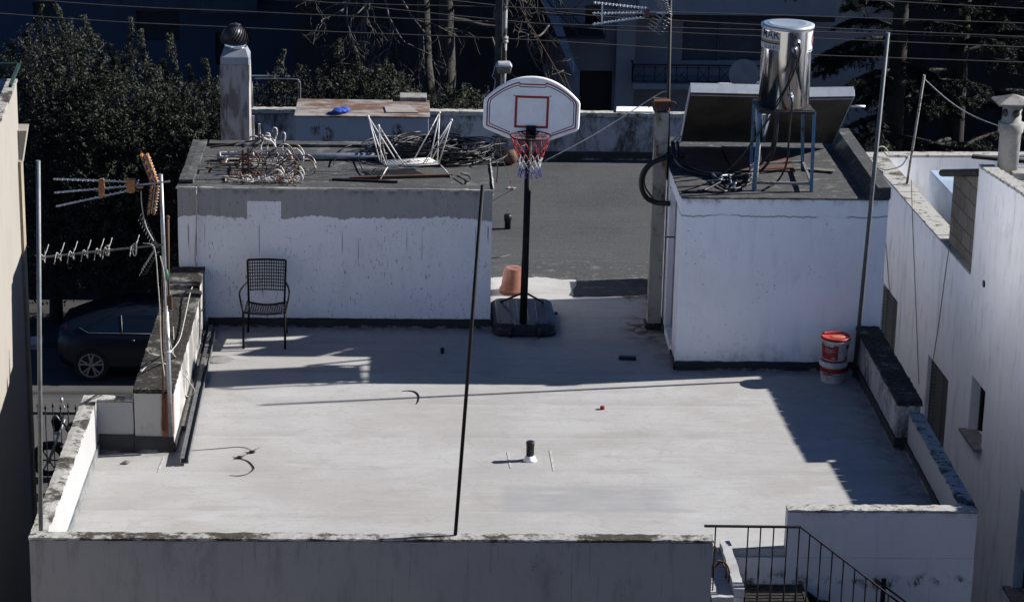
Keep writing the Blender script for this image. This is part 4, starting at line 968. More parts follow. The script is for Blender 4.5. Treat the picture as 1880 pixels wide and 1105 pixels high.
q = A0+(E0-A0)*((247-300)/(72-300)); b = MB(); b.tube([q+Vector((.018*cos(a), .0, .065*sin(a)-.02)) for a in np.linspace(0,2*pi,16)[:-1]], .006, 6, closed=True); obj('dipole', b, m_white_cable, la)
b = MB(); hub = py_(286,455,AY-.02)
for tip in ((256,398),(258,500)):
    T = py_(*tip, AY-.02); d_ = T-hub
    b.bar(hub, T, .006, .006); off = Vector((.055,0,-.012)); b.bar(hub+off*.6, T+off, .006, .006)
    for k in range(9): c0 = hub+d_*(.1+.11*k); b.tube([c0, c0+off*.5+Vector((0,-.02,-.02)), c0+off], .0035, 5); elem(b, c0, (0,1,0), .28, .003)
obj('reflector', b, plain('dark_aluminium', (.12,.12,.12), .6, .5), la)
b = MB()
b.tube(smooth_path([py_(px,py,AY-.05) for px,py in ((259,350),(261,380),(268,415),(282,443))], 6), .0055, 6)
b.tube(smooth_path([py_(px,py,AY-.06) for px,py in ((262,446),(280,450),(286,470),(290,520),(293,560),(296,640),(302,690))], 6), .0055, 6)
b.tube(smooth_path([py_(px,py,AY-.04) for px,py in ((294,470),(300,495),(303,520),(306,600),(315,640))], 6), .0055, 6)
obj('aerial_cable', b, m_white_cable, None, 'white coaxial cables hanging down the left aerial mast', 'cable')
b = MB()
def zc(px, py, z): return pz(px, py, z)
b.tube(smooth_path([py_(360,343,27.26), py_(361,400,27.26), py_(358,470,27.26), py_(362,505,27.24), pz(350,535,.72), pz(338,590,.70), pz(330,622,.70), pz(318,640,.72), py_(312,645,AY)], 8), .006, 6)
b.tube(smooth_path([py_(312,645,AY), pz(290,655,.70), pz(262,675,.69), pz(260,681,.69), pz(275,668,.70), pz(300,667,.70), pz(330,680,.5), pz(350,705,.3), pz(357,718,.2), pz(345,728,.1), pz(330,715,.35), pz(320,690,.5), pz(317,640,.7)], 8), .006, 6)
b.tube(smooth_path([py_(314,645,AY), pz(326,660,.55), pz(342,680,.4), pz(344,690,.35), pz(335,695,.4), pz(322,670,.55), pz(318,600,.72)], 8), .006, 6)
b.tube(smooth_path([pz(268,640,.70), pz(278,650,.74), pz(300,652,.74), py_(312,646,AY)], 6), .005, 6)
obj('cable_tangle', b, m_white_cable, None, 'tangled white cable looping over the left parapet by the mast', 'cable')
b = MB(); b.tube(smooth_path([py_(358,344,27.27), py_(400,341,27.262), py_(600,345.5,27.262), py_(780,347.5,27.262), py_(860,348,27.262)], 8), .005, 6); b.tube([py_(360,343,27.262), py_(361,470,27.26)], .005, 6)
obj('edge_cable', b, m_white_cable, None, 'white cable running along the front top edge of the left hut', 'cable')

# ---------------------------------------------------------------- things on the left hut roof
RZ = 1.674
p0, p1 = pz(398,289,RZ+.045), pz(690,287,RZ+.045)
b = MB(); b.tube([p0, p1+(p1-p0)*.6], .042, 14); obj('metal_pipe', b, m_galv, None, 'long shiny grey pipe lying across the left hut roof', 'pipe')
b = MB(); b.bar(pz(642,327,RZ+.02), pz(830,322,RZ+.02), .04, .03); obj('rusty_bar', b, m_rust, None, 'long rusty angle bar lying in front of the upturned table', 'bar')
b = MB(); b.bar(pz(610,329,RZ+.012), pz(730,334,RZ+.012), .05, .02); obj('rusty_bar', b, m_black_paint, None, 'dark flat bar lying near the front edge of the left hut roof', 'bar')
b = MB(); b.bar(pz(398,300,RZ+.06), pz(455,282,RZ+.13), .02, .02); obj('rusty_bar', b, m_rust, None, 'short rusty rod poking left from the middle of the scrolled iron pile', 'bar')
b = MB(); b.bar(pz(386,271,RZ+.10), pz(470,258,RZ+.2), .02, .02); obj('rusty_bar', b, m_rust, None, 'long rusty rod sticking out over the back left corner of the hut roof', 'bar')
# scrolled wrought iron chair frames lying in a stack
def scroll(c, u, v, r0, turns=1.4, n=20, s=1):
    return [c + (u*cos(s*a)+v*sin(s*a))*r0*(1-.72*a/(2*pi*turns)) for a in np.linspace(0, 2*pi*turns, n)]
def iron_frame(px, py, h, L_, rad, mt, label, tilt=0.0, curls=3):
    c = pz(px, py, RZ+h); u = Vector((cos(tilt), sin(tilt), 0)); v = Vector((0,0,1)); wv = Vector((-sin(tilt), cos(tilt), 0))
    t = empty('iron_scrollwork', c, label, 'iron frame', 'scrolled wrought iron frames piled on the left hut')
    b = MB(); k = wv*.10
    for s in (-1, 1):
        o = c+k*s
        b.tube(smooth_path([o-u*L_*.55, o, o+u*L_*.35, o+u*(L_*.35+rad*.8)+v*rad*.25, o+u*(L_*.35+rad)+v*rad*.9, o+u*(L_*.35+rad*.5)+v*rad*1.75, o+u*(L_*.35-rad*.3)+v*rad*1.9, o+u*(L_*.35-rad*1.1)+v*rad*1.3, o+u*(L_*.35-rad*2.4)+v*rad*.35], 6), .0085, 7)
    b.tube([c-u*L_*.5-k, c-u*L_*.5+k], .008, 6); b.tube([c+u*L_*.1-k, c+u*L_*.1+k], .008, 6)
    obj('rail', b, mt, t)
    for i in range(curls):
        b = MB(); o = c+u*(L_*.32-i*rad*.95)+v*rad*.55+k*(1 if i % 2 else -1); b.tube(scroll(o, u, v, rad*.42, 1.5, 22, 1 if i % 2 else -1), .0065, 6); obj('scroll', b, mt, t)
iron_frame(500, 300, .08, .75, .105, m_white_iron, 'white scrolled iron frame at the right end of the pile with open arcs', .02)
iron_frame(478, 297, .11, .80, .10, m_white_iron, 'white scrolled iron frame resting highest in the middle of the pile', -.05)
iron_frame(525, 318, .03, .70, .10, m_white_iron, 'flaking white scrolled iron frame reaching farthest right over the felt', .04)
iron_frame(490, 318, .06, .80, .10, m_rust, 'dark rusty scrolled iron frame in the lower middle of the pile', 0, 4)
iron_frame(470, 330, .012, .70, .075, m_white_iron, 'low white scrolled iron frame lying nearest the front roof edge', .03, 6)
iron_frame(515, 330, .012, .55, .07, m_white_iron, 'small white scrolled iron frame lying on a pale scrap near the front edge', -.02, 6)
iron_frame(455, 283, .16, .65, .10, m_white_iron, 'white scrolled iron frame on the back left of the pile', .1)
iron_frame(430, 305, .07, .60, .08, m_rust, 'thin rusty scrolled iron frame sticking out at the left of the pile', .0)
b = MB()
for px, hh in ((446,.34),(456,.36)):
    p = pz(px, 328, RZ); b.bar(p, p+Vector((0,.02,hh)), .022, .022, up=(0,1,0))
for k in range(5):
    p = pz(446, 328, RZ)+Vector((0,.004*k,.04+.06*k)); e = pz(456, 328, RZ)+Vector((0,.004*k,.04+.06*k)); b.bar(p-(e-p)*.3, e+(e-p)*.4, .014, .014)
obj('rusty_stand', b, m_rust, None, 'short rusty iron upright standing among the scrolled frames', 'iron stand')
b = MB()
for (px, py), hh in (((503,268),.30),((518,272),.27),((490,270),.25),((478,272),.24)):
    p = pz(px, py+14, RZ+.10); b.tube(smooth_path([p, p+Vector((.01,0,hh*.5)), p+Vector((.035,0,hh*.8)), p+Vector((.03,.01,hh)), p+Vector((-.005,.01,hh*1.02)), p+Vector((-.01,0,hh*.86))], 5), .010, 7)
for k in range(3): p = pz(430+14*k, 268+3*k, RZ+.16); b.tube(smooth_path([p, p+Vector((.12,0,.05)), p+Vector((.22,0,.12)), p+Vector((.30,.02,.10))], 5), .011, 7)
obj('bent_iron_bundle', b, m_white_iron, None, 'bundle of curved white chair legs rising behind the scrolled frames', 'iron legs')
rg = random.Random(5); b = MB()
for k in range(34):
    p = pz(rg.uniform(430,555), rg.uniform(322,336), RZ+.012+rg.uniform(0,.05)); r_ = rg.uniform(.02,.04); a0 = rg.uniform(0,6); u = Vector((cos(a0)*.9, .3*sin(a0), .3)).normalized(); v = Vector((0,.35,.94)).normalized()
    b.tube(scroll(p+Vector((0,0,r_*.6)), u, v, r_, rg.uniform(.6,1.3), 12, rg.choice((-1,1))), .005, 5)
    b.tube([p, p+Vector((rg.uniform(-.3,.3), rg.uniform(-.08,.08), rg.uniform(0,.05)))], .005, 5)
obj('scrap_pile', b, m_white_iron, None, 'heap of broken white iron curls along the front of the pile', 'scrap iron')
b = MB(); p = pz(468,333,RZ+.012); b.obox(p, (.10,.0,0), (.01,.05,0), (0,0,.012)); obj('foam_scrap', b, plain('cream_foam', (.55,.50,.38), .9), None, 'flat cream scrap lying under the front scrolled frames', 'scrap', bevel=.006)

# upturned white wire table
tz = RZ+.12
tb = empty('wire_table', pz(752,300,RZ), 'upturned white wire table with hairpin legs pointing up', 'table')
cs = [pz(*q, tz) for q in ((697,296),(712,306),(806,300),(790,291))]
b = MB(); b.tube(cs, .012, 8, closed=True)
for t in np.linspace(.06,.94,13): b.tube([cs[0]+(cs[3]-cs[0])*t, cs[1]+(cs[2]-cs[1])*t], .007, 6)
for t in np.linspace(.12,.88,6): b.tube([cs[0]+(cs[1]-cs[0])*t, cs[3]+(cs[2]-cs[3])*t], .007, 6)
obj('tabletop', b, m_white_wire, tb)
for i, (px, py) in enumerate(((676,214),(695,231),(829,221),(807,207))):
    c = cs[i]; f_ = py_(px, py, c.y+(.08 if i in (0,3) else -.10)); nx = cs[(i+1)%4]; pv = cs[i-1]
    b = MB()
    for q in (c, c+(nx-c)*(.32 if i % 2 else .8), c+(pv-c)*(.8 if i % 2 else .32)): b.tube([q, f_], .0072, 6)
    b.ball(f_, .016, 10, 8); obj('leg', b, m_white_wire, tb)
b = MB(); b.tube([cs[1], pz(696,333,RZ+.01)], .008, 6); b.tube([cs[2], pz(828,325,RZ+.01)], .008, 6); obj('strut', b, m_white_iron, tb)

# heap of coiled black cable
rg = random.Random(11); b = MB()
ctr = pz(795,289,RZ)
for k in range(100):
    cx_, cy_ = ctr.x+rg.gauss(.02,.17), ctr.y+rg.gauss(.0,.10)+.05; rx, ry = rg.uniform(.30,.62), rg.uniform(.22,.50); zz = RZ+.015+.15*rg.random()**1.4; ph = rg.uniform(0,6.28); n = 26; tl, ta = rg.uniform(0,.10), rg.uniform(0,6.28)
    arc = rg.uniform(4.2, 6.6); wob = rg.uniform(0,6)
    b.tube([(cx_+rx*cos(ph+arc*i/n)*(1+.05*sin(3*arc*i/n+wob)), cy_+ry*sin(ph+arc*i/n), max(RZ+.012, zz+tl*sin(ph+arc*i/n+ta)+.012*sin(7*i/n+wob))) for i in range(n+1)], rg.choice((.0055,.007,.009,.009,.012)), 6)
obj('cable_coil', b, m_cable, None, 'large heap of coiled black cable behind the upturned table', 'cable coil')
b = MB()
for pts in ([(880,275),(900,285),(912,300),(913,320),(911,335)], [(690,310),(672,318),(660,300),(655,285),(640,282)], [(845,318),(862,325),(860,334),(840,322)], [(612,303),(618,287),(640,268),(690,262)]):
    b.tube(smooth_path([pz(px,py,RZ+.03 if px < 895 else RZ-.0) if px < 895 else py_(px,py,28.4) for px,py in pts], 7), .007, 6)
obj('loose_cable', b, m_cable, None, 'loose ends of black cable straying around the upturned table', 'cable')

# ---------------------------------------------------------------- brick chimney with turbine cowl
cy0 = 30.6; cxa, cxb = py_(405,245,cy0).x, py_(459,245,cy0).x; zt = py_(432,92,cy0).z
cq = empty('square_chimney', ((cxa+cxb)/2, cy0+.19, CZ), 'square stained chimney with a spinning metal cowl behind the left hut', 'chimney')
M = Mat('streaked_chimney_plaster', (.50,.48,.45), .9); M.over(M.ramp(M.noise(5, (1.5,1,.35), 4, .6, .6), .45, .62), (.24,.205,.17)); M.over(M.ramp(M.noise(4, (1.8,1,.4), 5, .65, .5, off=(2,1,0)), .52, .66, 0, .85), (.13,.11,.09)); m_chim = M.bump(M.noise(40), .3, .006).done()
b = MB(); b.rbox(cxa, cxb, cy0, cy0+.38, CZ, zt-.19, .12, .004, 2); obj('shaft', b, m_chim, cq)
b = MB(); b.rbox(cxa-.03, cxb-.01, cy0-.04, cy0+.40, 1.02, 1.42, .06, .02, 6); obj('tar_collar', b, plain('grey_tar', (.11,.115,.13), .8, 0, .5, 6), cq)
b = MB(); xa, xb = cxa+.012, cxb-.006; b.box(xa, xb, cy0-.004, cy0+.384, zt-.19, zt-.10); b.hexa([(xa,cy0-.004,zt-.0999),(xb,cy0-.004,zt-.0999),(xb,cy0+.384,zt-.0999),(xa,cy0+.384,zt-.0999)], [(xa+.04,cy0+.08,zt),(xb-.04,cy0+.08,zt),(xb-.04,cy0+.30,zt),(xa+.04,cy0+.30,zt)]); obj('hood', b, plain('sheet_metal_hood', (.40,.43,.50), .5, .3, .15, 4), cq, bevel=.004)
tc = Vector(((cxa+cxb)/2+.005, cy0+.19, zt)); b = MB(); b.lathe([(.135,0),(.14,.005),(.14,.05),(.13,.055)], tc, 24); obj('collar', b, m_steel, cq)
cow = MB(); nb_ = 26
def cp(t, a):
    r_ = .198*math.sqrt(max(0, 1-(.94*t)**2.2))*(.90+.10*min(1, t*5)); return tc+Vector((r_*cos(a), r_*sin(a), .055+.225*t))
for q in range(nb_):
    a0 = 2*pi*q/nb_; vs = []; n = 9
    for i in range(n+1):
        t = i/n; tw = a0+.9*t
        p_, q_ = cp(t, tw), cp(t, tw+2*pi/nb_*1.15); ctr_ = Vector((tc.x, tc.y, p_.z)); vs += [p_, ctr_+(q_-ctr_)*.90]
    cow.add(vs, [(2*i,2*i+1,2*i+3,2*i+2) for i in range(n)], True)
cow.lathe([(.075,.283),(.065,.293),(.01,.298),(.008,.31),(.001,.312)], tc, 16)
obj('turbine_cowl', cow, plain('dark_steel_cowl', (.05,.05,.058), .42, .5, .2, 6), cq)
b = MB(); b.rbox(cxb+.02, cxb+.05, cy0+.1, cy0+.13, .6, 1.72, .1, .003, 3); obj('drain_strip', b, m_edge_white, cq)
b = MB(); b.rbox(cxb+.07, cxb+.105, cy0+.5, cy0+.53, CZ, 1.52, .1, .003, 3); obj('white_post', b, m_edge_white, None, 'slim white post right of the square chimney', 'post')

# metal tank casing behind the left hut with bits on it
zb = 1.0; A, B, C_, D_ = pz(543,212,zb), pz(788,210,zb), pz(785,180,zb), pz(542,182,zb)
bn_ = empty('metal_bin', ((A.x+B.x)/2, A.y+.5, CZ), 'long grey sheet metal casing with rusty lid behind the left hut', 'metal casing')
b = MB(); x0_, x1_, y0_, y1_ = -1.66, .215, A.y+.02, A.y+1.05
b.box(x0_, x0_+1.055, y0_, y1_, CZ, .975); b.box(x0_+1.065, x1_, y0_, y1_, CZ, .975); b.box(x0_+1.053, x0_+1.067, y0_+.01, y1_-.01, CZ, .97)
M = Mat('casing_paint', (.44,.51,.60), .6, .1); M.over(M.ramp(M.noise(3, (1,1,.6), 4), .45, .7, 0, .6), (.34,.40,.48))
x, y, z = M.xyz()[0:3]
for cx_, cz_, r_ in ((-1.38,.80,.10),(-1.22,.72,.13),(-.22,.78,.11),(-.20,.66,.06)):
    d = M.math('SQRT', M.math('ADD', M.math('POWER', M.math('SUBTRACT', x, cx_), 2), M.math('POWER', M.math('MULTIPLY', M.math('SUBTRACT', z, cz_), .75), 2)))
    M.over(M.math('MULTIPLY', M.ramp(d, r_*.3, r_, 1, 0), M.ramp(M.noise(11, (1,1,.6), 5, .75), .46, .56)), (.075,.035,.02))
obj('body', b, M.done(), bn_, bevel=.006)
M = Mat('rusty_lid', (.42,.40,.37), .7, .1); M.over(M.ramp(M.noise(1.6, (1,2.5,1), 6, .7), .42, .58), (.19,.10,.06)); M.over(M.ramp(M.noise(7, (1,2,1), 5, .7), .5, .65, 0, .7), (.30,.24,.20)); m_rlid = M.done()
b = MB(); b.rbox(x0_-.02, x1_+.02, y0_-.025, y1_+.01, .9755, 1.0, .15, .003, 3); obj('lid', b, m_rlid, bn_)
b = MB(); p = pz(758,184,1.0); b.box(p.x-.19, p.x+.20, p.y-.1, p.y+.22, 1.001, 1.06); obj('wood_block', b, m_concrete, None, 'grey slab block on the right end of the rusty lid', 'block', bevel=.006)
b = MB(); p = pz(735,203,1.0); b.hexa([(p.x-.20,p.y-.18,1.001),(p.x+.26,p.y-.16,1.001),(p.x+.14,p.y+.22,1.001),(p.x-.23,p.y+.2,1.001)], [(p.x-.20,p.y-.18,1.016),(p.x+.26,p.y-.16,1.016),(p.x+.14,p.y+.22,1.016),(p.x-.23,p.y+.2,1.016)]); obj('board', b, plain('pale_board', (.42,.37,.34), .85, 0, .2), None, 'thin pale board lying on the rusty metal lid', 'board')
b = MB(); p = pz(624,205,1.03); rg = random.Random(2)
for k in range(7): b.ball(p+Vector((rg.uniform(-.08,.08), rg.uniform(-.06,.06), rg.uniform(-.0,.03))), (rg.uniform(.05,.085), rg.uniform(.05,.08), rg.uniform(.025,.045)), 12, 8)
b.ball(p+Vector((-.12,-.03,-.015)), (.06,.04,.02), 10, 6); obj('blue_cloth', b, m_blue_cloth, None, 'crumpled bright blue cloth on the rusty metal lid', 'cloth')
b = MB(); Yr = 35.5; b.tube(smooth_path([py_(462,145,Yr), py_(500,145,Yr), py_(542,146,Yr), py_(549,150,Yr), py_(551,158,Yr), py_(551,200,Yr)], 5), .010, 8); b.tube([py_(462,145,Yr), py_(464,205,Yr)], .010, 8); obj('pipe_rail', b, m_grey_pole, None, 'bent grey tube rail on the back parapet beside the square chimney', 'rail')
b = MB(); p = py_(1164,203,35.6); b.hexa([(p.x-.28,35.45,.721),(p.x+.28,35.45,.721),(p.x+.28,35.70,.735),(p.x-.25,35.70,.735)], [(p.x-.28,35.45,.742),(p.x+.28,35.45,.742),(p.x+.28,35.70,.756),(p.x-.25,35.70,.756)]); obj('white_board', b, m_white_plastic, None, 'white board resting on the back parapet left of the flue pillar', 'board')

# ---------------------------------------------------------------- solar water heater
HZ = 2.001
TY = 26.42
tl, tr = py_(1400,45,TY), py_(1493,45,TY); tr_ = (tr.x-tl.x)/2
tb_ = py_(1441,203,TY-tr_); tcx = (tl.x+tr.x)/2; ztop_ = py_(1446,45,TY).z; zbot = tb_.z
tank = empty('water_tank', (tcx, TY, zbot), 'polished upright steel water tank with stickers on the blue stand', 'water tank')
b = MB(); h_ = ztop_-zbot
b.lathe([(tr_-.02,0),(tr_,.006),(tr_,h_-.05),(tr_+.006,h_-.045),(tr_+.006,h_-.004),(tr_,h_)], (tcx,TY,zbot), 64); body = obj('body', b, m_steel, tank)
b = MB(); b.lathe([(tr_+.012,-.03),(tr_+.014,.004),(tr_*.86,.012),(tr_*.80,.012),(tr_*.78,.018),(tr_*.70,.014),(.001,.010)], (tcx,TY,ztop_+.001), 64); obj('lid', b, m_lid, tank)
b = MB(); a_seam = R(38); b.bar((tcx+tr_*sin(a_seam),TY-tr_*cos(a_seam),zbot+.01), (tcx+tr_*sin(a_seam),TY-tr_*cos(a_seam),ztop_-.03), .010, .004, up=(0,1,0)); obj('seam', b, m_steel, body)
def cyl_pt(a, z, e=.0015): return Vector((tcx+(tr_+e)*sin(a), TY-(tr_+e)*cos(a), z))
def cyl_patch(a0, a1, z0, z1, mt, nm, par, e=.0015, sl=0):
    n = 20; b = MB(); vs = []
    for i in range(n+1):
        a = R(a0+(a1-a0)*i/n); vs += [cyl_pt(a, z0+sl*(i/n), e), cyl_pt(a, z1+sl*(i/n), e)]
    b.add(vs, [(2*i,2*i+2,2*i+3,2*i+1) for i in range(n)], True); return obj(nm, b, mt, par)
def text_on_cyl(txt, a_end, z, hgt, mt, nm, par, e=.0035, squeeze=1.0, bold=0.0, slope=0.0):
    cu = bpy.data.curves.new('txt', 'FONT'); cu.body = txt; cu.size = 1; cu.offset = bold; cu.resolution_u = 3
    to = bpy.data.objects.new('txt', cu); scene.collection.objects.link(to); dg = bpy.context.evaluated_depsgraph_get()
    me = bpy.data.meshes.new_from_object(to.evaluated_get(dg)); bpy.data.objects.remove(to)
    v = np.array([x.co[:] for x in me.vertices]); xm = v[:,0].max(); s = hgt/.70; bm_ = MB()
    # finer faces so the letters follow the curve
    vs = [cyl_pt(R(a_end)-(xm-q[0])*s*squeeze/tr_, z+q[1]*s+slope*(q[0]-xm)*s, e) for q in v]
    bm_.add(vs, [tuple(p.vertices) for p in me.polygons], False); bpy.data.meshes.remove(me); return obj(nm, bm_, mt, par)
zA = py_(1427,50,TY-.2).z; zB = py_(1427,92,TY-.2).z; hh = zA-zB
s1 = cyl_patch(-112, -24, zB, zA, m_sticker, 'sticker', body)
text_on_cyl('MAR', -26, zA-hh*.52, hh*.40, m_ink, 'sticker_text', s1, squeeze=.84, bold=.010)
cyl_patch(-112, -25, zB+hh*.33, zB+hh*.40, m_gold, 'sticker_stripe', s1, .0028); cyl_patch(-112, -25, zB+hh*.25, zB+hh*.32, m_navy, 'sticker_stripe', s1, .0028)
text_on_cyl('22.20.872', -27, zB+hh*.05, hh*.14, m_ink, 'sticker_text', s1, squeeze=1.0, bold=.008)
zA2 = py_(1487,55,TY-.1).z; zB2 = py_(1487,94,TY-.1).z; h2 = zA2-zB2
s2 = cyl_patch(43, 118, zB2, zA2, m_sticker, 'sticker', body)
def cyl_disc(a_c, zc_, r0, r1, mt, nm, par, e):
    b = MB(); n = 32; vs = []
    for i in range(n): 
        t = 2*pi*i/n
        for r_ in (r0, r1): vs.append(cyl_pt(R(a_c)+r_*cos(t)/tr_, zc_+r_*sin(t), e))
    b.add(vs, [(2*i,2*i+1,2*((i+1)%n)+1,2*((i+1)%n)) for i in range(n)], True); return obj(nm, b, mt, par)
zc2 = zB2+h2*.52; cyl_disc(80, zc2, h2*.26, h2*.36, m_navy, 'sticker_ring', s2, .003); cyl_disc(80, zc2, .001, h2*.25, m_orange_ink, 'sticker_disc', s2, .0028)
text_on_cyl('U', 88, zc2-h2*.15, h2*.30, m_sticker, 'sticker_text', s2, e=.0045, bold=.03)
cyl_patch(50, 110, zB2+h2*.05, zB2+h2*.09, m_ink, 'sticker_stripe', s2, .003)
def fitting(px, py):
    d = ray(px, py); 
    ox, oy = CAM.x-tcx, CAM.y-TY; a_ = d.x**2+d.y**2; b_ = 2*(ox*d.x+oy*d.y); c_ = ox*ox+oy*oy-tr_**2; k = (-b_-sqrt(b_*b_-4*a_*c_))/(2*a_); p = CAM+d*k; n = Vector((p.x-tcx, p.y-TY, 0)).normalized()
    b = MB(); b.lathe([(.034,0),(.036,.003),(.030,.006),(.012,.007),(.012,.045),(.001,.045)], p, 18, rot=n.to_track_quat('Z','Y').to_matrix(), mats=[0,0,0,1,1]); obj('fitting', b, [m_galv, m_cable], tank); return p+n*.05
f1 = fitting(1465,80); f2 = fitting(1452,180); f3 = fitting(1459,92)
# stand
sd = empty('tank_stand', (tcx, TY, HZ), 'blue painted steel stand on the stair hut roof under the water tank', 'stand')
legs = [(pz(1383,350,HZ), 1390), (pz(1489,352,HZ), 1487), (pz(1378,316,HZ), 1377), (pz(1473,311,HZ), 1473)]
tops = [Vector((tcx-tr_-.02, TY-tr_-.02, zbot-.02)), Vector((tcx+tr_+.02, TY-tr_-.02, zbot-.02)), Vector((tcx-tr_-.01, TY+tr_, zbot-.02)), Vector((tcx+tr_-.02, TY+tr_, zbot-.02))]
for (p, _), tp in zip(legs, tops):
    b = MB(); b.bar(p, tp, .034, .034, up=(0,1,0)); obj('leg', b, m_blue_paint, sd)
b = MB(); F4 = [tops[0], tops[1], tops[3], tops[2]]
for i in range(4): b.bar(F4[i], F4[(i+1)%4], .035, .03)
b.box(tops[0].x, tops[1].x, tops[0].y+.05, tops[2].y-.05, zbot-.014, zbot-.003)
obj('top_frame', b, metal_rust('rusty_dark_frame', (.03,.032,.036), .4, .6, .2), sd)
b = MB(); G4 = [legs[0][0], legs[1][0], legs[3][0], legs[2][0]]
for i in range(4): b.bar(G4[i]+Vector((0,0,.09)), G4[(i+1)%4]+Vector((0,0,.09)), .025, .025)
obj('brace', b, metal_rust('rusty_pale_brace', (.28,.29,.30), .45, .6, .2), sd)
# collectors
def collector(name, q, label):
    # q: bottom-left, bottom-right, top-right, top-left (world)
    bl_, br_, tr2, tl2 = q; up = ((tl2-bl_)+(tr2-br_)).normalized(); rt = (br_-bl_).normalized(); n = up.cross(rt).normalized()
    if n.z < 0: n = -n
    t = empty(name, (bl_+br_)/2, label, 'solar collector', 'solar collectors on the stair hut roof')
    th = .085; b = MB(); b.hexa([bl_, br_, tr2, tl2], [p+n*th for p in (bl_, br_, tr2, tl2)]); obj('casing', b, m_panel_back, t)
    b = MB(); e = n*(th+.001); ins = lambda p, c: p+(c-p).normalized()*.05; cc = (bl_+br_+tr2+tl2)/4
    b.add([ins(p, cc)+e for p in (bl_, br_, tr2, tl2)], [(0,1,2,3)]); obj('glass', b, m_glass, t)
    b = MB(); o = up*.002; b.hexa([tl2+o-n*.012, tr2+o-n*.012, tr2+o-n*.012+up*.012, tl2+o-n*.012+up*.012], [p+n*(th+.02) for p in (tl2+o, tr2+o, tr2+o+up*.012, tl2+o+up*.012)])
    b.bar(tl2-up*.0-n*.006+n*th*.5-rt*.005, bl_+n*th*.5-rt*.005-n*.006, .01, th, up=n); b.bar(tr2+n*th*.5+rt*.005-n*.006, br_+n*th*.5+rt*.005-n*.006, .01, th, up=n)
    b.bar(tl2-up*.08-n*.004, tr2-up*.08-n*.004, .012, .008, up=n)
    obj('frame', b, m_alu, t)
yb, yt = 28.15, 27.02
qa = [Vector((3.17,yb,2.06)), Vector((4.14,yb,2.06)), py_(1395,172,yt), py_(1268,169,yt)]
collector('solar_collector', qa, 'left tilted solar collector seen from its dull back')
qb = [Vector((4.16,yb,2.06)), Vector((4.97,yb,2.06)), py_(1568,176,yt), py_(1424,178,yt)]
collector('solar_collector', qb, 'right tilted solar collector leaning outward beside the steel tank')
b = MB()
for p, q in ((qa[3], Vector((3.22,27.5,HZ))), (qa[2], Vector((3.98,27.45,HZ))), (qb[3], Vector((4.2,27.4,HZ))), (qb[2]-Vector((.15,0,0)), Vector((4.9,27.42,HZ)))): pass
b.bar(Vector((4.0,27.25,HZ)), qa[2]+Vector((-.03,.15,-.14)), .03, .03, up=(0,1,0))
obj('support_strut', b, m_alu, None, 'slim aluminium strut under the inner corner of the left solar collector', 'strut')
b = MB(); b.tube([qb[2]-Vector((.02,-.03,.13)), qb[2]+Vector((.14,.03,-.13))], .014, 8); obj('pipe_stub', b, m_alu, None, 'short pale pipe stub sticking out beside the right solar collector', 'pipe')
for i, (xa, xb, ya, yb_) in enumerate(((3.15,3.62,26.95,28.1),(3.64,4.36,26.98,28.12))):
    b = MB(); b.rbox(xa, xb, ya, yb_, HZ+.0005, HZ+.02+.001*i, .12, .003, i); obj('brown_board', b, m_brown_board, None, ('reddish brown board on the hut roof under the left collector end','wide reddish brown board on the hut roof behind the blue stand')[i], 'board')
b = MB(); A = pz(1505,312,HZ+.02); b.obox(A, (.16,-.05,.0), (.015,.05,0), (0,0,.008)); obj('wood_strip', b, m_wood, None, 'pale wooden strip on the hut roof right of the blue stand', 'wood strip')
b = MB(); A = pz(1355,325,HZ+.03); b.obox(A, (.12,.02,.02), (.0,.05,0), (0,0,.008)); obj('wood_strip', b, m_wood, None, 'pale wooden strip among hoses left of the blue stand', 'wood strip')
# hoses
b = MB()
def hose(pts, r): b.tube(smooth_path(pts, 9), r, 8)
fy = TY-tr_-.07
hose([f1, f1+Vector((0,-.04,-.1)), py_(1459,130,fy), py_(1440,170,fy), py_(1421,204,fy-.04), py_(1400,235,fy-.02), py_(1385,255,fy), pz(1360,290,2.35), pz(1330,318,2.10), pz(1300,322,2.03)], .011)
hose([f3, f3+Vector((0,-.03,-.08)), py_(1456,110,fy), py_(1447,150,fy), py_(1425,190,fy)], .008)
hose([f2, f2+Vector((0,-.03,-.05)), py_(1451,220,fy), py_(1448,260,fy), py_(1444,300,fy+.1), pz(1428,332,2.1), pz(1400,350,2.015)], .012)
hose([py_(1424,207,TY), py_(1424,240,TY), py_(1415,275,TY+.1), pz(1398,300,2.15), pz(1375,330,2.02)], .016)
hose([py_(1428,207,TY+.05), py_(1426,245,TY+.05), py_(1418,285,TY+.1), pz(1396,315,2.06), pz(1365,335,2.02)], .016)
obj('tank_hose', b, m_cable, None, 'black hoses hanging from the steel tank fittings', 'hose')
b = MB()
hose([pz(1235,262,2.25), pz(1240,290,2.12), pz(1262,312,2.03), pz(1300,322,2.02), pz(1340,335,2.02), pz(1375,332,2.03)], .024)
hose([pz(1243,262,2.2), pz(1252,296,2.08), pz(1290,315,2.05), pz(1330,325,2.04), pz(1370,322,2.06)], .020)
hose([pz(1225,352,2.02)+Vector((.15,0,0)), pz(1290,350,2.02), pz(1330,330,2.04), pz(1360,318,2.05)], .013)
hose([pz(1280,350,2.015), pz(1330,352,2.015), pz(1352,330,2.04), pz(1310,328,2.03), pz(1340,348,2.02), pz(1395,330,2.03)], .012)
obj('roof_hose', b, m_cable, None, 'thick black pipes snaking across the stair hut roof beside the blue stand', 'hose')
b = MB(); rg = random.Random(4)
for k in range(5): p = pz(rg.uniform(1322,1336), rg.uniform(331,341), 2.02); b.tube(smooth_path([p, p+Vector((rg.uniform(-.15,.15), rg.uniform(-.2,.2), .05)), p+Vector((rg.uniform(-.2,.25), rg.uniform(-.3,.3), .01))], 5), .010, 6)
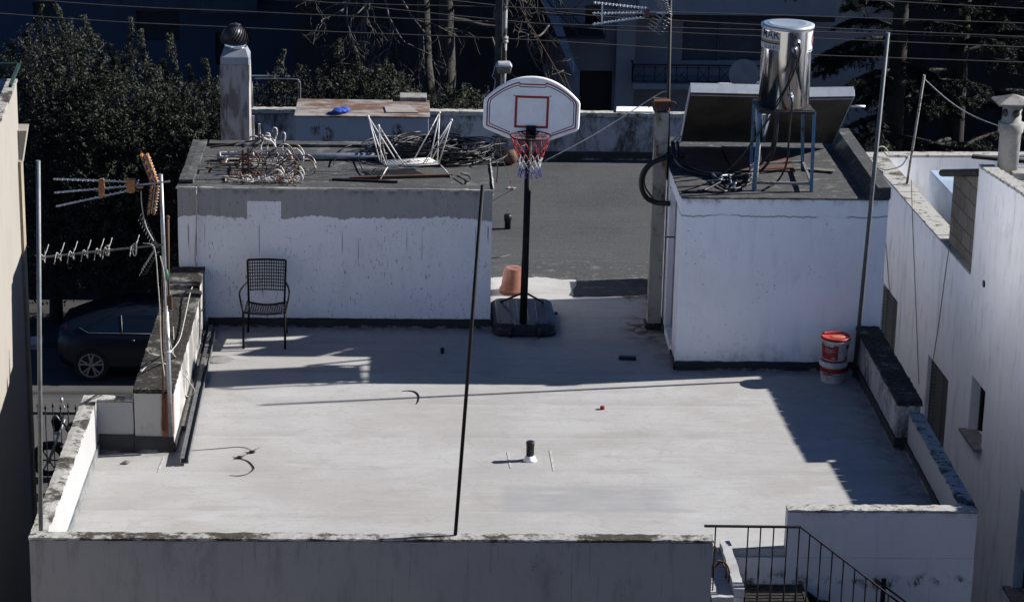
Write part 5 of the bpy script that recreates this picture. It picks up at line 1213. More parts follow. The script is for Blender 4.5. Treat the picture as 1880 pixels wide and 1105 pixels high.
obj('pipe_tangle', b, m_galv, None, 'tangle of shiny pipe ends on the stair hut roof left of the stand', 'pipes')
b = MB(); Yh = 27.22; hose([pz(1255,285,2.1), py_(1232,288,Yh), py_(1200,298,Yh), py_(1182,315,Yh), py_(1177,340,Yh), py_(1186,362,Yh), py_(1205,372,Yh), py_(1230,374,Yh-.1)], .030); hose([py_(1226,281,Yh), py_(1205,296,Yh-.03), py_(1186,318,Yh-.03), py_(1184,342,Yh-.03), py_(1200,366,Yh-.03)], .010)
obj('loop_pipe', b, m_cable, None, 'thick black pipe bending in a loop round the cream flue pillar', 'pipe')
b = MB()
for pp in ([(1232,262),(1240,254),(1247,246)], [(1236,268),(1245,258),(1250,250)], [(1230,270),(1240,264),(1249,262)], [(1240,275),(1244,268),(1243,255)]): b.tube(smooth_path([py_(px,py,28.0) for px,py in pp], 4), .012, 6)
obj('pipe_joints', b, m_white_cable, None, 'pale pipe joints at the lower left corner of the left collector', 'pipe joints')
b = MB(); p = py_(1390,315,26.3); b.tube([legs[0][0]+(tops[0]-legs[0][0])*t+Vector((.025,-.02,0)) for t in (.02,.3,.6)], .008, 6); obj('white_hose', b, m_white_cable, None, 'thin white hose tied to the front left leg of the blue stand', 'hose')

# rear aerial on its mast beside the flue
YM = 27.45
rm = empty('aerial_mast', py_(1228,200,YM)-Vector((0,0,.6)), 'dark mast rising behind the cream flue pillar', 'mast')
b = MB(); b.tube([py_(1226,330,YM), py_(1227,200,YM), py_(1231,-6,YM)], .019, 10); obj('pole', b, metal_rust('rusty_dark_pole', (.035,.03,.03), .35, .7, .3), rm)
b = MB(); q = py_(1227,345,YM); b.tube([q+Vector((0,0,.0)), q+Vector((0,0,-2.2))], .016, 8); obj('lower_pole', b, m_rust, rm)
ra = empty('tv_aerial', py_(1222,22,YM), 'silver three boom television aerial on the dark mast behind the flue', 'aerial')
b = MB(); H0 = py_(1184,24,YM)
for a, c_ in (((1090,5),(1188,16)), ((1088,25),(1186,24)), ((1088,45),(1184,32))):
    A, B = py_(*a,YM), py_(*c_,YM); b.bar(A, B, .014, .014)
    for t in np.linspace(.03,.97,15): elem(b, A+(B-A)*t, (.15,1,.1), .10, .0035)
b.bar(py_(1106,6,YM), py_(1105,45,YM), .018, .012, up=(0,1,0)); b.bar(H0, py_(1234,24,YM), .014, .014)
obj('boom', b, m_alu, ra)
m_sp = metal_rust('dark_spacer', (.10,.07,.06), .5, .7, 0)
b = MB(); b.obox(py_(1187,24,YM), (.035,0,0), (0,.03,0), (0,0,.05)); obj('spacer', b, m_sp, ra, bevel=.004)
b = MB(); b.obox(py_(1199,26,YM), (.03,0,0), (0,.025,0), (0,0,.018)); obj('terminal_box', b, m_sp, ra, bevel=.004)
b = MB(); hub = py_(1222,24,YM)
for s, tp in ((1,(1200,56)), (1,(1212,-6))):
    T = py_(*tp, YM); d_ = T-hub
    b.bar(hub, T, .010, .010)
    for k in range(6): c0 = hub+d_*(.15+.17*k); b.tube([c0+Vector((-.085,.03,.04)), c0+Vector((.085,-.03,-.05))], .0055, 6)
obj('reflector', b, plain('grey_alu_rods', (.30,.31,.33), .5, .5), ra)
b = MB(); q0, q1 = py_(1224,168,YM), py_(1000,296,30.5); pts = [py_(1226,168,YM), py_(1215,170,YM), py_(1190,185,YM+.2), q1]
sp = smooth_path([pts[0], pts[1], pts[2], pts[2]+(q1-pts[2])*.5+Vector((0,0,-.03)), q1], 8); b.tube(sp, .006, 6)
obj('slack_cable', b, m_white_cable, None, 'pale cable sloping from the dark mast down toward the hoop net', 'cable')
b = MB(); b.tube(smooth_path([py_(915,250,28.5), py_(922,290,28.6), py_(934,320,28.6), py_(938,340,28.6), pz(941,348,.02)], 6), .004, 5); obj('hanging_wire', b, m_rust, None, 'thin dark wire trailing across the felt left of the hoop pole', 'wire')

# ================================================================== BEYOND THE ROOF
# ---------------------------------------------------------------- leafy trees
def leaf_mat(name, a, b_, c):
    M = Mat(name, a, .6, 0, .2); g_ = M.N('ShaderNodeNewGeometry').outputs['Random Per Island']
    M.over(M.ramp(g_, .1, .9), b_); M.over(M.ramp(g_, .86, .97), c); M.over(M.ramp(M.noise(1.6), .4, .65, 0, .6), tuple(x*.7 for x in a)); mt_ = M.done(); tb = M.N('ShaderNodeBsdfTranslucent'); M.L(M.col, tb.inputs[0]); mx = M.N('ShaderNodeMixShader'); mx.inputs[0].default_value = .35; M.L(M.b.outputs[0], mx.inputs[1]); M.L(tb.outputs[0], mx.inputs[2]); M.L(mx.outputs[0], M.t.nodes['Material Output'].inputs[0]); return mt_
m_leaf = leaf_mat('olive_leaf', (.068,.076,.054), (.080,.088,.064), (.105,.11,.085))
m_leaf2 = leaf_mat('olive_leaf_pale', (.076,.084,.060), (.092,.10,.074), (.12,.125,.096))
m_bark = plain('grey_bark', (.07,.064,.055), .95, 0, .4, 8, grain=30)
m_bark_dark = plain('dark_bark', (.04,.037,.033), .95, 0, .4, 8, grain=30)
def leaves(name, pts, nrm, L_, W_, mt, parent, rs):
    n = len(pts); t = rs.normal(size=(n,3)); t -= nrm*np.sum(t*nrm, 1)[:,None]; t /= np.linalg.norm(t, axis=1)[:,None]+1e-9
    s = np.cross(nrm, t); l = L_*rs.uniform(.6,1.25,n)[:,None]; w_ = W_*rs.uniform(.7,1.2,n)[:,None]
    fold = nrm*(.25*w_)
    v = np.stack([pts-t*l/2, pts+s*w_/2+fold, pts+t*l/2, pts-s*w_/2+fold], 1).reshape(-1,3)
    off = np.array(base_of(parent)); me = bpy.data.meshes.new(name)
    me.vertices.add(4*n); me.vertices.foreach_set('co', (v-off).astype(np.float32).ravel())
    idx = np.arange(4*n).reshape(n,4); tri = np.concatenate([idx[:,[0,1,2]], idx[:,[0,2,3]]], 1).reshape(-1)
    me.loops.add(6*n); me.loops.foreach_set('vertex_index', tri.astype(np.int32)); me.polygons.add(2*n)
    me.polygons.foreach_set('loop_start', (np.arange(2*n)*3).astype(np.int32)); me.polygons.foreach_set('loop_total', np.full(2*n,3,np.int32))
    me.materials.append(mt); me.update(calc_edges=True); me.validate()
    o = bpy.data.objects.new(name, me); scene.collection.objects.link(o); o.parent = parent; return o
def tree(base, blobs, shoots, n, seed, label, mt=None, L_=.078, W_=.034, tr_r=.12):
    n = int(n*2.6); blobs = [(c, r_*1.18, rz*1.15) for c, r_, rz in blobs]
    rs = np.random.RandomState(seed); base = Vector(base)
    t = empty('leafy_tree', base, label, 'tree', 'evergreen trees along the pavement')
    vol = np.array([b_[1]*b_[1]*b_[2] for b_ in blobs]); cnt = (n*vol/vol.sum()).astype(int)
    P = []; NN_ = []
    for (c, r_, rz), k in zip(blobs, cnt):
        # twigs: clusters of leaves along short sprigs, denser towards the outside
        m_ = max(4, k//14); d = rs.normal(size=(m_,3)); d /= np.linalg.norm(d,axis=1)[:,None]; rad = rs.uniform(.2,1.04,m_)**.5
        tip = np.array(c)+d*rad[:,None]*np.array([r_,r_,rz])
        dirv = d*.5+rs.normal(size=(m_,3))*.35+np.array([0,0,.65]); dirv /= np.linalg.norm(dirv,axis=1)[:,None]
        for q in range(14):
            tt = rs.uniform(-.16,.10,m_)[:,None]; P.append(tip+dirv*tt+rs.normal(size=(m_,3))*.030); NN_.append(rs.normal(size=(m_,3))+d*.5+np.array([0,0,.4]))
    for (x, y, z0, z1, w_) in shoots:
        k = int(150*(z1-z0)/.5); u = rs.uniform(0,1,k)**.8; ph = rs.uniform(0,6.28); rr = w_*1.25*(1-.75*u)*(.62+.38*np.sin(9*u+ph))*rs.uniform(.1,1,k)+.02; a = rs.uniform(0,6.28,k)
        P.append(np.stack([x+rr*np.cos(a)+.07*np.sin(5*u+ph), y+rr*np.sin(a), z0+(z1-z0)*u],1)); NN_.append(np.stack([np.cos(a),np.sin(a),.4+0*a],1)+rs.normal(size=(k,3))*.6)
    P = np.concatenate(P); NN_ = np.concatenate(NN_); NN_ /= np.linalg.norm(NN_,axis=1)[:,None]
    leaves('crown', P, NN_, L_, W_, mt or m_leaf, t, rs)
    b = MB(); top = base+Vector((0,0,2.6))
    b.tube([base, base+Vector((.02,.01,1.3)), top], [tr_r*1.15, tr_r*.95, tr_r*.8], 10)
    for (c, r_, rz) in blobs:
        c = Vector(c); b.tube(smooth_path([top-Vector((0,0,.1)), top+(c-top)*.45+Vector((0,0,.12)), c+Vector((0,0,rz*.4))], 5), [tr_r*.55*(1-.8*i/10) for i in range(11)], 7)
    for (x, y, z0, z1, w_) in shoots: b.tube([(x,y,z0-.25),(x,y,z1-.03)], [.010,.003], 5)
    obj('trunk', b, m_bark_dark, t); return t
TYY = 45.4
def tp(px, py, y=TYY): p = py_(px, py, y); return p
def blob(px, py, rpx, rzpx, y=TYY): p = tp(px, py, y); return ((p.x, p.y, p.z), rpx/93, rzpx/90)
def shoot(px, py0, py1, w_, y=TYY): a = tp(px, py0, y); c = tp(px, py1, y); return (a.x, y, a.z, c.z, w_*1.2)
tree((tp(80,0).x, 45.5, GZ+.1), [blob(95,175,95,110), blob(60,300,90,120), blob(130,330,95,130), blob(40,190,60,90), blob(90,450,95,95), blob(130,120,55,70)],
     [shoot(78,90,8,.10), shoot(112,90,8,.11), shoot(160,90,28,.12), shoot(45,120,60,.10), shoot(30,160,80,.1)], 15500, 1, 'tall bushy evergreen tree next to the beige house wall')
tree((tp(180,0).x, 45.3, GZ+.1), [blob(190,230,85,100,45.25), blob(230,330,95,120,45.25), blob(180,420,85,90,45.25), blob(240,190,70,80,45.25), blob(160,300,80,90,45.25), blob(255,440,80,80,45.25)],
     [shoot(238,150,32,.13), shoot(266,160,55,.12), shoot(205,160,80,.12), shoot(180,160,70,.1)], 14500, 2, 'middle evergreen tree with its trunk just above the parked dark car', m_leaf2)
tree((tp(340,0).x, 45.6, GZ+.1), [blob(320,240,85,90,45.5), blob(365,270,75,95,45.5), blob(330,370,85,95,45.5), blob(395,230,55,70,45.5), blob(300,470,80,70,45.5), blob(390,350,60,80,45.5)],
     [shoot(320,180,62,.14), shoot(376,190,108,.13), shoot(345,190,120,.1), shoot(402,190,140,.12), shoot(300,190,110,.1)], 13000, 3, 'evergreen tree with upright shoots left of the square chimney')
tree((tp(505,0).x, 45.3, GZ+.1), [blob(500,195,48,55), blob(540,190,42,55), blob(470,215,40,40), blob(500,320,120,105,45.0), blob(420,330,90,90,44.8)], [shoot(520,170,92,.12), shoot(545,170,120,.1), shoot(495,180,140,.1)], 11000, 4, 'low evergreen tree top showing between the chimney and the metal casing', m_leaf2)  # here and below, big lower crown blobs enlarged out of view to shade the street
tree((tp(620,0).x, 45.4, GZ+.1), [blob(610,180,50,50), blob(655,180,45,50), blob(620,320,125,105,45.0)], [shoot(627,165,72,.11), shoot(650,170,84,.10), shoot(600,170,125,.1), shoot(670,175,125,.1)], 11000, 5, 'evergreen tree with two thin upright shoots behind the middle of the metal casing')
tree((tp(720,0).x, 45.2, GZ+.1), [blob(705,180,45,50), blob(745,195,40,42), blob(735,320,125,105,44.9)], [shoot(718,165,118,.14), shoot(740,175,132,.1), shoot(690,175,120,.1)], 11000, 6, 'rounded evergreen tree behind the right end of the metal casing', m_leaf2)
tree((tp(850,0).x, 45.25, GZ+.1), [blob(840,200,45,35), blob(880,205,40,35), blob(850,320,125,105,45.0)], [shoot(825,190,155,.11), shoot(845,190,165,.1), shoot(878,190,175,.1)], 11000, 7, 'low evergreen tree behind the parapet left of the backboard')

b = MB(); b.rbox(-16, 4.5, 47.6, 47.8, GZ+.13, -3.3, .4, .005, 5); obj('background_wall', b, plain('shade_dark_wall', (.016,.019,.017), .95, 0, .5, 1.2), None, 'very dark added wall standing for shade under the evergreen trees behind the parked car', 'wall')  # added wall, its dark colour replaces sunlit ground with shade

# ---------------------------------------------------------------- bare tree
rg = random.Random(21)
BY_ = 52.0; BX = py_(822,150,BY_).x; BX2 = py_(785,150,BY_+.4).x
bt_ = empty('bare_tree', (BX, BY_, GZ), 'large bare tree with drooping twigs behind the metal casing', 'tree')
tw = MB(); trunk = MB()
trunk.tube(smooth_path([(BX,BY_,GZ),(BX+.02,BY_,-4),(BX-.03,BY_,-2),(BX-.06,BY_,0),(BX-.1,BY_,3)], 5), [.27,.26,.25,.24,.23,.23,.22,.21,.20,.20,.19,.18,.17,.16,.16,.15,.14,.13,.12,.11,.10], 12)
trunk.tube(smooth_path([(BX-.1,BY_+.1,-4.6),(BX2,BY_+.4,-2.6),(BX2-.15,BY_+.5,-.3),(BX2-.4,BY_+.5,2.5)], 5), [.16]*6+[.14]*5+[.12]*5, 10)
def grow(p, d, r_, depth, L_):
    pts = [p]; n = 5
    for i in range(n):
        d = (d+Vector((rg.gauss(0,.22), rg.gauss(0,.18), rg.gauss(-.10 if depth < 3 else .08,.20)))).normalized(); p = p+d*L_/n; pts.append(p)
    (trunk if r_ > .03 else tw).tube(smooth_path(pts, 2), [max(.004, r_*(1-.55*i/10)) for i in range(11)], 6 if r_ > .012 else 5)
    if depth <= 0: return
    for k in range(rg.choice((2,3,3))):
        q = pts[rg.choice((2,3,4,5))]; a = rg.uniform(.4,1.0)*rg.choice((-1,1)); dd = Matrix.Rotation(a, 3, Vector((rg.uniform(-.3,.3),1,rg.uniform(-.3,.3)))) @ d
        grow(q, dd, r_*.55, depth-1, L_*rg.uniform(.55,.8))
for k in range(9):
    z = rg.uniform(-1.2,2.0); s = rg.choice((-1,-1,1)); grow(Vector((BX-.05,BY_,z)), Vector((s*rg.uniform(.7,1), rg.uniform(-.5,.2), rg.uniform(-.5,.3))).normalized(), .060, 4, rg.uniform(1.3,2.2))
for k in range(6): grow(Vector((BX+rg.uniform(-3.1,-.7),BY_-.2,rg.uniform(-.7,.3))), Vector((rg.uniform(-.6,.5),-.1,-1)).normalized(), .03, 3, rg.uniform(1.0,1.7))
for k in range(4): grow(Vector((BX+rg.uniform(.9,3.3),BY_+.2,rg.uniform(-2.2,-.7))), Vector((rg.uniform(-.2,.9),-.1,rg.uniform(-1,-.2))).normalized(), .026, 3, rg.uniform(1.0,1.6))
obj('trunk', trunk, m_bark, bt_); obj('branches', tw, plain('pale_twig', (.16,.145,.13), .9, 0, .3, 10), bt_)

# ---------------------------------------------------------------- dark cedar on the right
def cedar(base, h, seed, label, zlo, nbr, reach, dens=1):
    rs = np.random.RandomState(seed); base = Vector(base); t = empty('cedar_tree', base, label, 'tree')
    b = MB(); b.tube([base, base+Vector((0,0,h*.5)), base+Vector((0,0,h))], [.28,.18,.03], 10)
    P = []; Nn = []
    for k in range(nbr):
        z = base.z+zlo+(h-zlo-.3)*(k/nbr)**1.2; a = rs.uniform(0,2*pi); L_ = reach*(1-.6*(k/nbr))*rs.uniform(.7,1.1); pts = []
        for i in range(9):
            u = i/8; pts.append(Vector((base.x+cos(a)*L_*u, base.y+sin(a)*L_*u, z+.35*sin(u*2.2)*L_*.3-.42*u*u*L_*.5)))
        b.tube(pts, [.045*(1-.85*i/8) for i in range(9)], 6)
        for j in range(70):
            u = rs.uniform(.18,1); p0 = pts[0].lerp(pts[-1], u); i = min(7, int(u*8)); p0 = pts[i].lerp(pts[i+1], u*8-i)
            sa = a+rs.choice((-1,1))*rs.uniform(.5,1.2); l = rs.uniform(.25,.6)*(1.15-.6*u); dv = np.array([cos(sa)*l, sin(sa)*l, -.30*l])
            m_ = 40; uu = rs.uniform(0,1,m_)[:,None]; P.append(np.array(p0)+dv*uu+np.array([0,0,-.18*l])*uu**2+rs.normal(size=(m_,3))*np.array([.025,.025,.018])); Nn.append(rs.normal(size=(m_,3))*.7+np.array([0,0,.9]))
    P = np.concatenate(P); Nn = np.concatenate(Nn); Nn /= np.linalg.norm(Nn,axis=1)[:,None]
    leaves('crown', P, Nn, .12, .024, m_cedar, t, rs); obj('trunk', b, m_bark_dark, t)
m_cedar = leaf_mat('cedar_needle', (.018,.026,.022), (.030,.040,.033), (.055,.065,.052))
cedar((10.4,51.5,GZ), 9.5, 5, 'tall dark cedar with layered drooping branches behind the thin rusty pole', .9, 50, 4.2)
cedar((14.2,50.5,GZ), 10.0, 6, 'dark cedar at the right edge behind the round chimney', .9, 50, 4.1)
cedar((12.4,54.5,GZ), 11, 7, 'dark cedar standing farthest back between the two nearer cedars', .9, 44, 4.6)

# ---------------------------------------------------------------- buildings far behind
YB = 60.0
m_fac = wall_mat('shaded_facade_paint', (.44,.46,.50), (.03,.03,.03), None, .4); m_fac2 = wall_mat('navy_facade_paint', (.055,.085,.14), (.02,.02,.02), None, .4)
m_soff = plain('brown_soffit', (.06,.05,.045), .9); m_rail = plain('dark_balcony_rail', (.012,.016,.026), .6); m_shade = plain('blue_grey_shutter', (.15,.175,.22), .7, 0, .2, 4)
ap = empty('apartment_building', (8, YB, GZ), 'shaded blue grey apartment house with outside stairs and balconies behind the roof', 'building')
def q(px, py, y=YB): p = py_(px, py, y); return p.x, p.z
XA, XB, HB = q(1000,100)[0], q(1690,100)[0], 8.5
def rc(a, c_, y=YB): x0, z1 = q(*a, y); x1, z0 = q(*c_, y); return (x0, x1, z0, z1)
door_r = rc((1065,130),(1122,215)); sh1 = rc((1255,32),(1318,112)); sh2 = rc((1322,32),(1400,112))
wn = rc((1075,10),(1105,48)); hol = [door_r, sh1, sh2, wn]
b = MB(); facade(b, (XA,YB,GZ), (1,0,0), (0,0,1), (0,1,0), XB-XA, HB, [(h[0]-XA,h[1]-XA,h[2]-GZ,h[3]-GZ) for h in hol], .18)
b.box(XA, XB, YB+.19, YB+9, GZ, GZ+HB)
x, z = q(1140,100); b.box(x-.16, x+.30, YB-.55, YB-.01, GZ, GZ+HB)
x0, z1 = q(1168,-40); x1, z0 = q(1490,14); b.box(x0, x1+.4, YB-1.2, YB-.01, z0, z0+.9)
obj('wall', b, m_fac, ap)
b = MB(); b.box(x0, x1+.4, YB-1.19, YB-.01, z0-.14, z0-.002); obj('soffit', b, m_soff, ap)
b = MB(); h = door_r; b.box(h[0],h[1],YB+.14,YB+.17,h[2],h[3]); dd = obj('door', b, plain('dark_front_door', (.012,.016,.024), .6), ap)
for h in (sh1, sh2):
    b = MB(); b.box(h[0],h[1],YB+.12,YB+.15,h[2],h[3])
    for zz in np.arange(h[2]+.02,h[3]-.02,.045): b.box(h[0]+.03,h[1]-.03,YB+.105,YB+.1195,zz,zz+.03)
    obj('shutter', b, m_shade, ap)
h = wn; b = MB(); b.box(h[0],h[1],YB+.14,YB+.16,h[2],h[3]); obj('window', b, m_dark_glass, ap)
# balcony with railing
x0, zt_ = q(1163,119,YB-1.0); x1, zb_ = q(1478,155,YB-1.0)
b = MB(); b.box(x0, x1, YB-1.05, YB-.01, zb_-.16, zb_-.02); obj('balcony_slab', b, m_fac, ap)
b = MB(); b.bar((x0,YB-1,zt_),(x1,YB-1,zt_),.04,.03); b.bar((x0,YB-1,zb_+.03),(x1,YB-1,zb_+.03),.03,.02); b.bar((x0,YB-1,zt_-.06),(x1,YB-1,zt_-.06),.02,.015); b.bar((x0,YB-1,zt_),(x0,YB-.05,zt_+.0),.04,.03)
n = 16
for i in range(n+1):
    xx = x0+(x1-x0)*i/n; b.bar((xx,YB-1,zb_),(xx,YB-1,zt_),.02,.02,up=(0,1,0))
    if i < n and i % 2 == 0:
        x2 = x0+(x1-x0)*(i+1)/n; b.bar((xx,YB-1,zb_+.04),(x2,YB-1,zt_-.07),.012,.012,up=(0,1,0)); b.bar((x2,YB-1,zb_+.04),(xx,YB-1,zt_-.07),.012,.012,up=(0,1,0))
for k in range(6): yy = YB-1+.16*k; b.bar((x0,yy,zb_),(x0,yy,zt_),.02,.02,up=(0,1,0))
obj('balcony_railing', b, m_rail, ap)
# outside stair: a sloping flight with solid soffit and bar railing
b = MB(); Ys = YB-1.3
A, B = q(985,-60,Ys), q(1062,140,Ys)
b.hexa([(A[0]-.1,Ys,A[1]-.25),(B[0],Ys,B[1]-.28),(B[0],YB-.15,B[1]-.28),(A[0]-.1,YB-.15,A[1]-.25)], [(A[0]-.1,Ys,A[1]+.55),(B[0],Ys,B[1]+.1),(B[0],YB-.15,B[1]+.1),(A[0]-.1,YB-.15,A[1]+.55)]); obj('stair_flight', b, plain('blue_stair_wall', (.24,.30,.45), .85, 0, .2, 2), ap)
b = MB(); A, B, C2 = q(1005,-20,Ys), q(1065,45,Ys), q(1112,46,Ys)
for zz in (0, -.30): b.bar((A[0],Ys,A[1]+zz),(B[0],Ys,B[1]+zz),.03,.03); b.bar((B[0],Ys,B[1]+zz),(C2[0],Ys,C2[1]+zz),.03,.03)
for i in range(15):
    t = i/14; p = (A[0]+(B[0]-A[0])*t, A[1]+(B[1]-A[1])*t) if t < 1 else B; b.bar((p[0],Ys,p[1]),(p[0],Ys,p[1]-.30),.014,.014,up=(0,1,0))
for i in range(9): xx = B[0]+(C2[0]-B[0])*i/8; b.bar((xx,Ys,B[1]),(xx,Ys,B[1]-.30),.014,.014,up=(0,1,0))
b.box(A[0], C2[0], Ys-.02, YB-.02, B[1]-.36, B[1]-.31)
A, B = q(978,62,YB-.5), q(1025,105,YB-.5)
b.bar((A[0],YB-.5,A[1]),(B[0],YB-.5,A[1]),.03,.03)
for i in range(7): xx = A[0]+(B[0]-A[0])*i/6; b.bar((xx,YB-.5,A[1]),(xx,YB-.5,B[1]-.6),.016,.016,up=(0,1,0))
obj('stair_railing', b, m_rail, ap)
# navy house on the left and garden and added dark walls beside it
nv = empty('navy_house', (-6, 51, GZ), 'dark navy house wall behind the evergreen trees', 'building')
YN = 62.0
x1 = py_(545,100,YN).x; hol = []
for a, c_ in (((60,4),(110,40)),((250,20),(330,75)),((395,60),(450,120))): hol.append(rc(a, c_, YN))
b = MB(); facade(b, (-16,YN,GZ), (1,0,0), (0,0,1), (0,1,0), x1+16, 8, [(h[0]+16,h[1]+16,h[2]-GZ,h[3]-GZ) for h in hol], .15); b.box(-16, x1, YN+.16, YN+8, GZ, GZ+8)
obj('wall', b, m_fac2, nv)
for h in hol: b = MB(); b.box(h[0],h[1],YN+.10,YN+.13,h[2],h[3]); obj('window', b, m_rail, nv)
h = rc((368,-30),(472,26), YN-1.0); b = MB(); b.box(h[0],h[1]+.0,YN-1.0,YN-.01,h[2],h[3]); b.box(h[0]-2.5,h[0]-.01,YN-1.0,YN-.9,h[2]+.1,h[3]); obj('balcony_wall', b, plain('slate_balcony', (.055,.075,.115), .85, 0, .3, 2), nv)
h = rc((455,140),(548,230), YN-12); b = MB(); b.rbox(h[0],h[1],YN-12,YN-11.85,GZ,h[3],.3,.004,1); obj('background_wall', b, plain('blue_garden_wall', (.045,.075,.14), .9, 0, .35, 2), None, 'low dull blue garden wall seen between the chimney and the trees', 'wall')
m_backdrop = plain('dark_backdrop', (.02,.022,.027), .9, 0, .4, 1.5)  # added walls, coloured dark for the unlit depth behind the trees
b = MB(); xg0, xg1 = x1+.02, XA-.02; b.rbox(xg0, xg1, 59.5, 59.7, GZ, 1.5, .4, .004, 2); obj('dark_backdrop_wall', b, m_backdrop, None, 'added very dark backdrop wall behind the bare tree', 'wall')
b = MB(); b.rbox(XB-.6, 30, 59.5, 59.7, GZ, 2.5, .4, .004, 3); obj('dark_backdrop_wall', b, m_backdrop, None, 'added very dark backdrop wall behind the cedars', 'wall')

# satellite dish
dc = py_(1366,137,58.4); dsh = empty('satellite_dish', dc, 'grey satellite dish seen from behind above the left collector', 'satellite dish')
nrm = Vector((.05,-.97,.22)).normalized(); mr = nrm.to_track_quat('Z','Y').to_matrix()
b = MB(); b.lathe([(.001,.030),(.15,.024),(.28,.008),(.365,-.012),(.374,-.013),(.365,-.022),(.28,-.004),(.001,.014)], dc, 32, rot=mr); obj('dish', b, plain('dish_grey', (.55,.53,.51), .6, 0, .15, 4), dsh)
b = MB(); b.tube([dc+Vector((0,.05,0)), dc+Vector((0,.2,-.1)), dc+Vector((0,.6,-.8))], .02, 8); b.tube([dc-Vector((0,0,.26)), dc+Vector((.1,.45,-.1))], .01, 6); obj('arm', b, m_grey_pole, dsh)

# ---------------------------------------------------------------- utility pole with a lamp box, overhead wires
UY = 36.6
up_ = empty('utility_pole', (py_(918,140,UY).x, UY+.06, GZ), 'peeling pale utility pole with a lamp box above the backboard', 'utility pole')
b = MB(); a0, a1 = py_(916,150,UY+.1), py_(919,-60,UY+.1); dv = (a1-a0); b.tube([a0-dv.normalized()*6.9, a0, a1+dv*1.2], [.085,.07,.06], 12); obj('wooden_pole', b, plain('grey_timber', (.075,.07,.062), .95, 0, .4, 8), up_)
M = Mat('peeling_white_pole', (.46,.45,.42), .8); M.over(M.ramp(M.noise(7, (1,1,.5), 5, .7), .50, .54), (.03,.027,.025)); m_peel = M.done()
b = MB(); a0, a1 = py_(925,150,UY), py_(929,-60,UY); b.tube([a0-(a1-a0).normalized()*6.8, a0, a1+(a1-a0)*1.0], [.036,.036,.034], 10)
for py in (70,76): p = py_(927,py,UY); b.tube([p-Vector((0,0,.02)), p+Vector((0,0,.02))], .05, 10)
obj('pipe', b, m_peel, up_)
b = MB(); p = py_(925,122,UY-.09); lb = MB(); stack(lb, (p.x,p.y,p.z), [(.10,.07,.02,-.10),(.115,.08,.02,-.02),(.118,.082,.02,.0)]); obj('lamp_body', lb, plain('yellowed_plastic', (.30,.285,.215), .6), up_)
stack(b, (p.x,p.y,p.z), [(.125,.09,.02,.001),(.125,.09,.02,.012),(.09,.06,.02,.07)]); obj('lamp_cover', b, plain('lamp_cover_white', (.62,.63,.66), .5), up_)
b = MB(); p = py_(906,135,UY); b.tube(smooth_path([p+Vector((.02,0,.12)), p, p+Vector((-.02,0,-.05)), p+Vector((.03,0,-.12)), p+Vector((0,0,-.3))], 4), .007, 5); obj('hanging_cable', b, m_white_cable, up_)
WY = 43.5
for lbl, pts in (('topmost overhead wire crossing above the conical tree tops', [(60,0),(480,23),(940,42),(1440,57),(1880,70)]),
                 ('overhead wire passing just above the chimney cowl', [(0,25),(480,53),(940,72),(1360,96),(1880,115)]),
                 ('overhead wire entering at the top middle of the view', [(460,-2),(940,14),(1480,30),(1880,43)]),
                 ('thin overhead wire crossing behind the steel tank lid', [(1000,20),(1240,38),(1480,50),(1880,68)]),
                 ('faint overhead wire beside the steel tank stickers', [(1000,45),(1240,60),(1480,70),(1880,87)]),
                 ('overhead wire cutting the top right corner of the view', [(1100,-30),(1590,0),(1880,16),(1990,20)])):
    P = [py_(px,py,WY) for px,py in pts]; d0 = (P[0]-P[1]).normalized(); d1 = (P[-1]-P[-2]).normalized(); P = [P[0]+d0*9+Vector((0,0,.35))]+P+[P[-1]+d1*9]
    b = MB(); b.tube(smooth_path(P, 8), .009, 5); obj('overhead_wire', b, plain('overhead_cable', (.10,.095,.09), .7), None, lbl, 'wire', 'overhead wires')
b = MB(); A, B = py_(955,15,UY+.5), py_(1040,160,50); b.tube([A, B], .009, 5); obj('guy_wire', b, m_rust, None, 'thin stay wire slanting down right of the utility pole', 'wire')

# ---------------------------------------------------------------- parked car
_w = pz(168, 702, GZ); CX, CYc = _w.x-.62, _w.y+.87
car = empty('parked_car', (CX+2.1, CYc, GZ), 'dark blue hatchback parked in the shade with five spoke alloy wheels', 'car')
m_car = Mat('dark_car_paint', (.010,.014,.026), .3, .1, .4).done(); m_carglass = Mat('car_glass', (.006,.012,.022), .06, 0, .7).done(); m_tyre = plain('tyre_rubber', (.012,.012,.012), .85); m_alloy = plain('alloy_wheel', (.36,.36,.35), .4, .4, .1, 6)
st = [(0,.64,.42,.78,.88,.50),(.06,.74,.32,.86,.97,.55),(.25,.79,.24,.88,1.05,.58),(.6,.82,.20,.90,1.18,.58),(1.1,.825,.19,.90,1.29,.56),(1.8,.825,.19,.90,1.33,.55),(2.5,.82,.19,.89,1.28,.54),(3.0,.815,.19,.88,1.08,.56),(3.35,.81,.20,.86,.94,.64),(3.9,.78,.24,.76,.84,.64),(4.2,.70,.30,.64,.72,.58),(4.3,.58,.38,.54,.60,.46)]
b = MB(); vs = []; k = None
for x, w_, zl, zb_, zr, wr in st:
    sec = [(-w_*.93,zl),(-w_,zl+.12),(-w_*1.005,(zl+zb_)/2+.04),(-w_*.985,zb_-.03),(-w_*.95,zb_)]+[(-(wr+(w_*.95-wr)*.5),zb_+(zr-zb_)*.52),(-wr-.02,zr-.07),(-wr*.86,zr-.012),(-wr*.4,zr)]
    sec = sec+[(-y,z) for y, z in reversed(sec)]; k = len(sec); vs += [(CX+x,CYc+y,GZ+z) for y, z in sec]
fs = [(i*k+j, i*k+(j+1)%k, (i+1)*k+(j+1)%k, (i+1)*k+j) for i in range(len(st)-1) for j in range(k)]+[tuple(range(k)), tuple(reversed(range((len(st)-1)*k, len(st)*k)))]
b.add(vs, [f[::-1] for f in fs], True); obj('body', b, m_car, car)
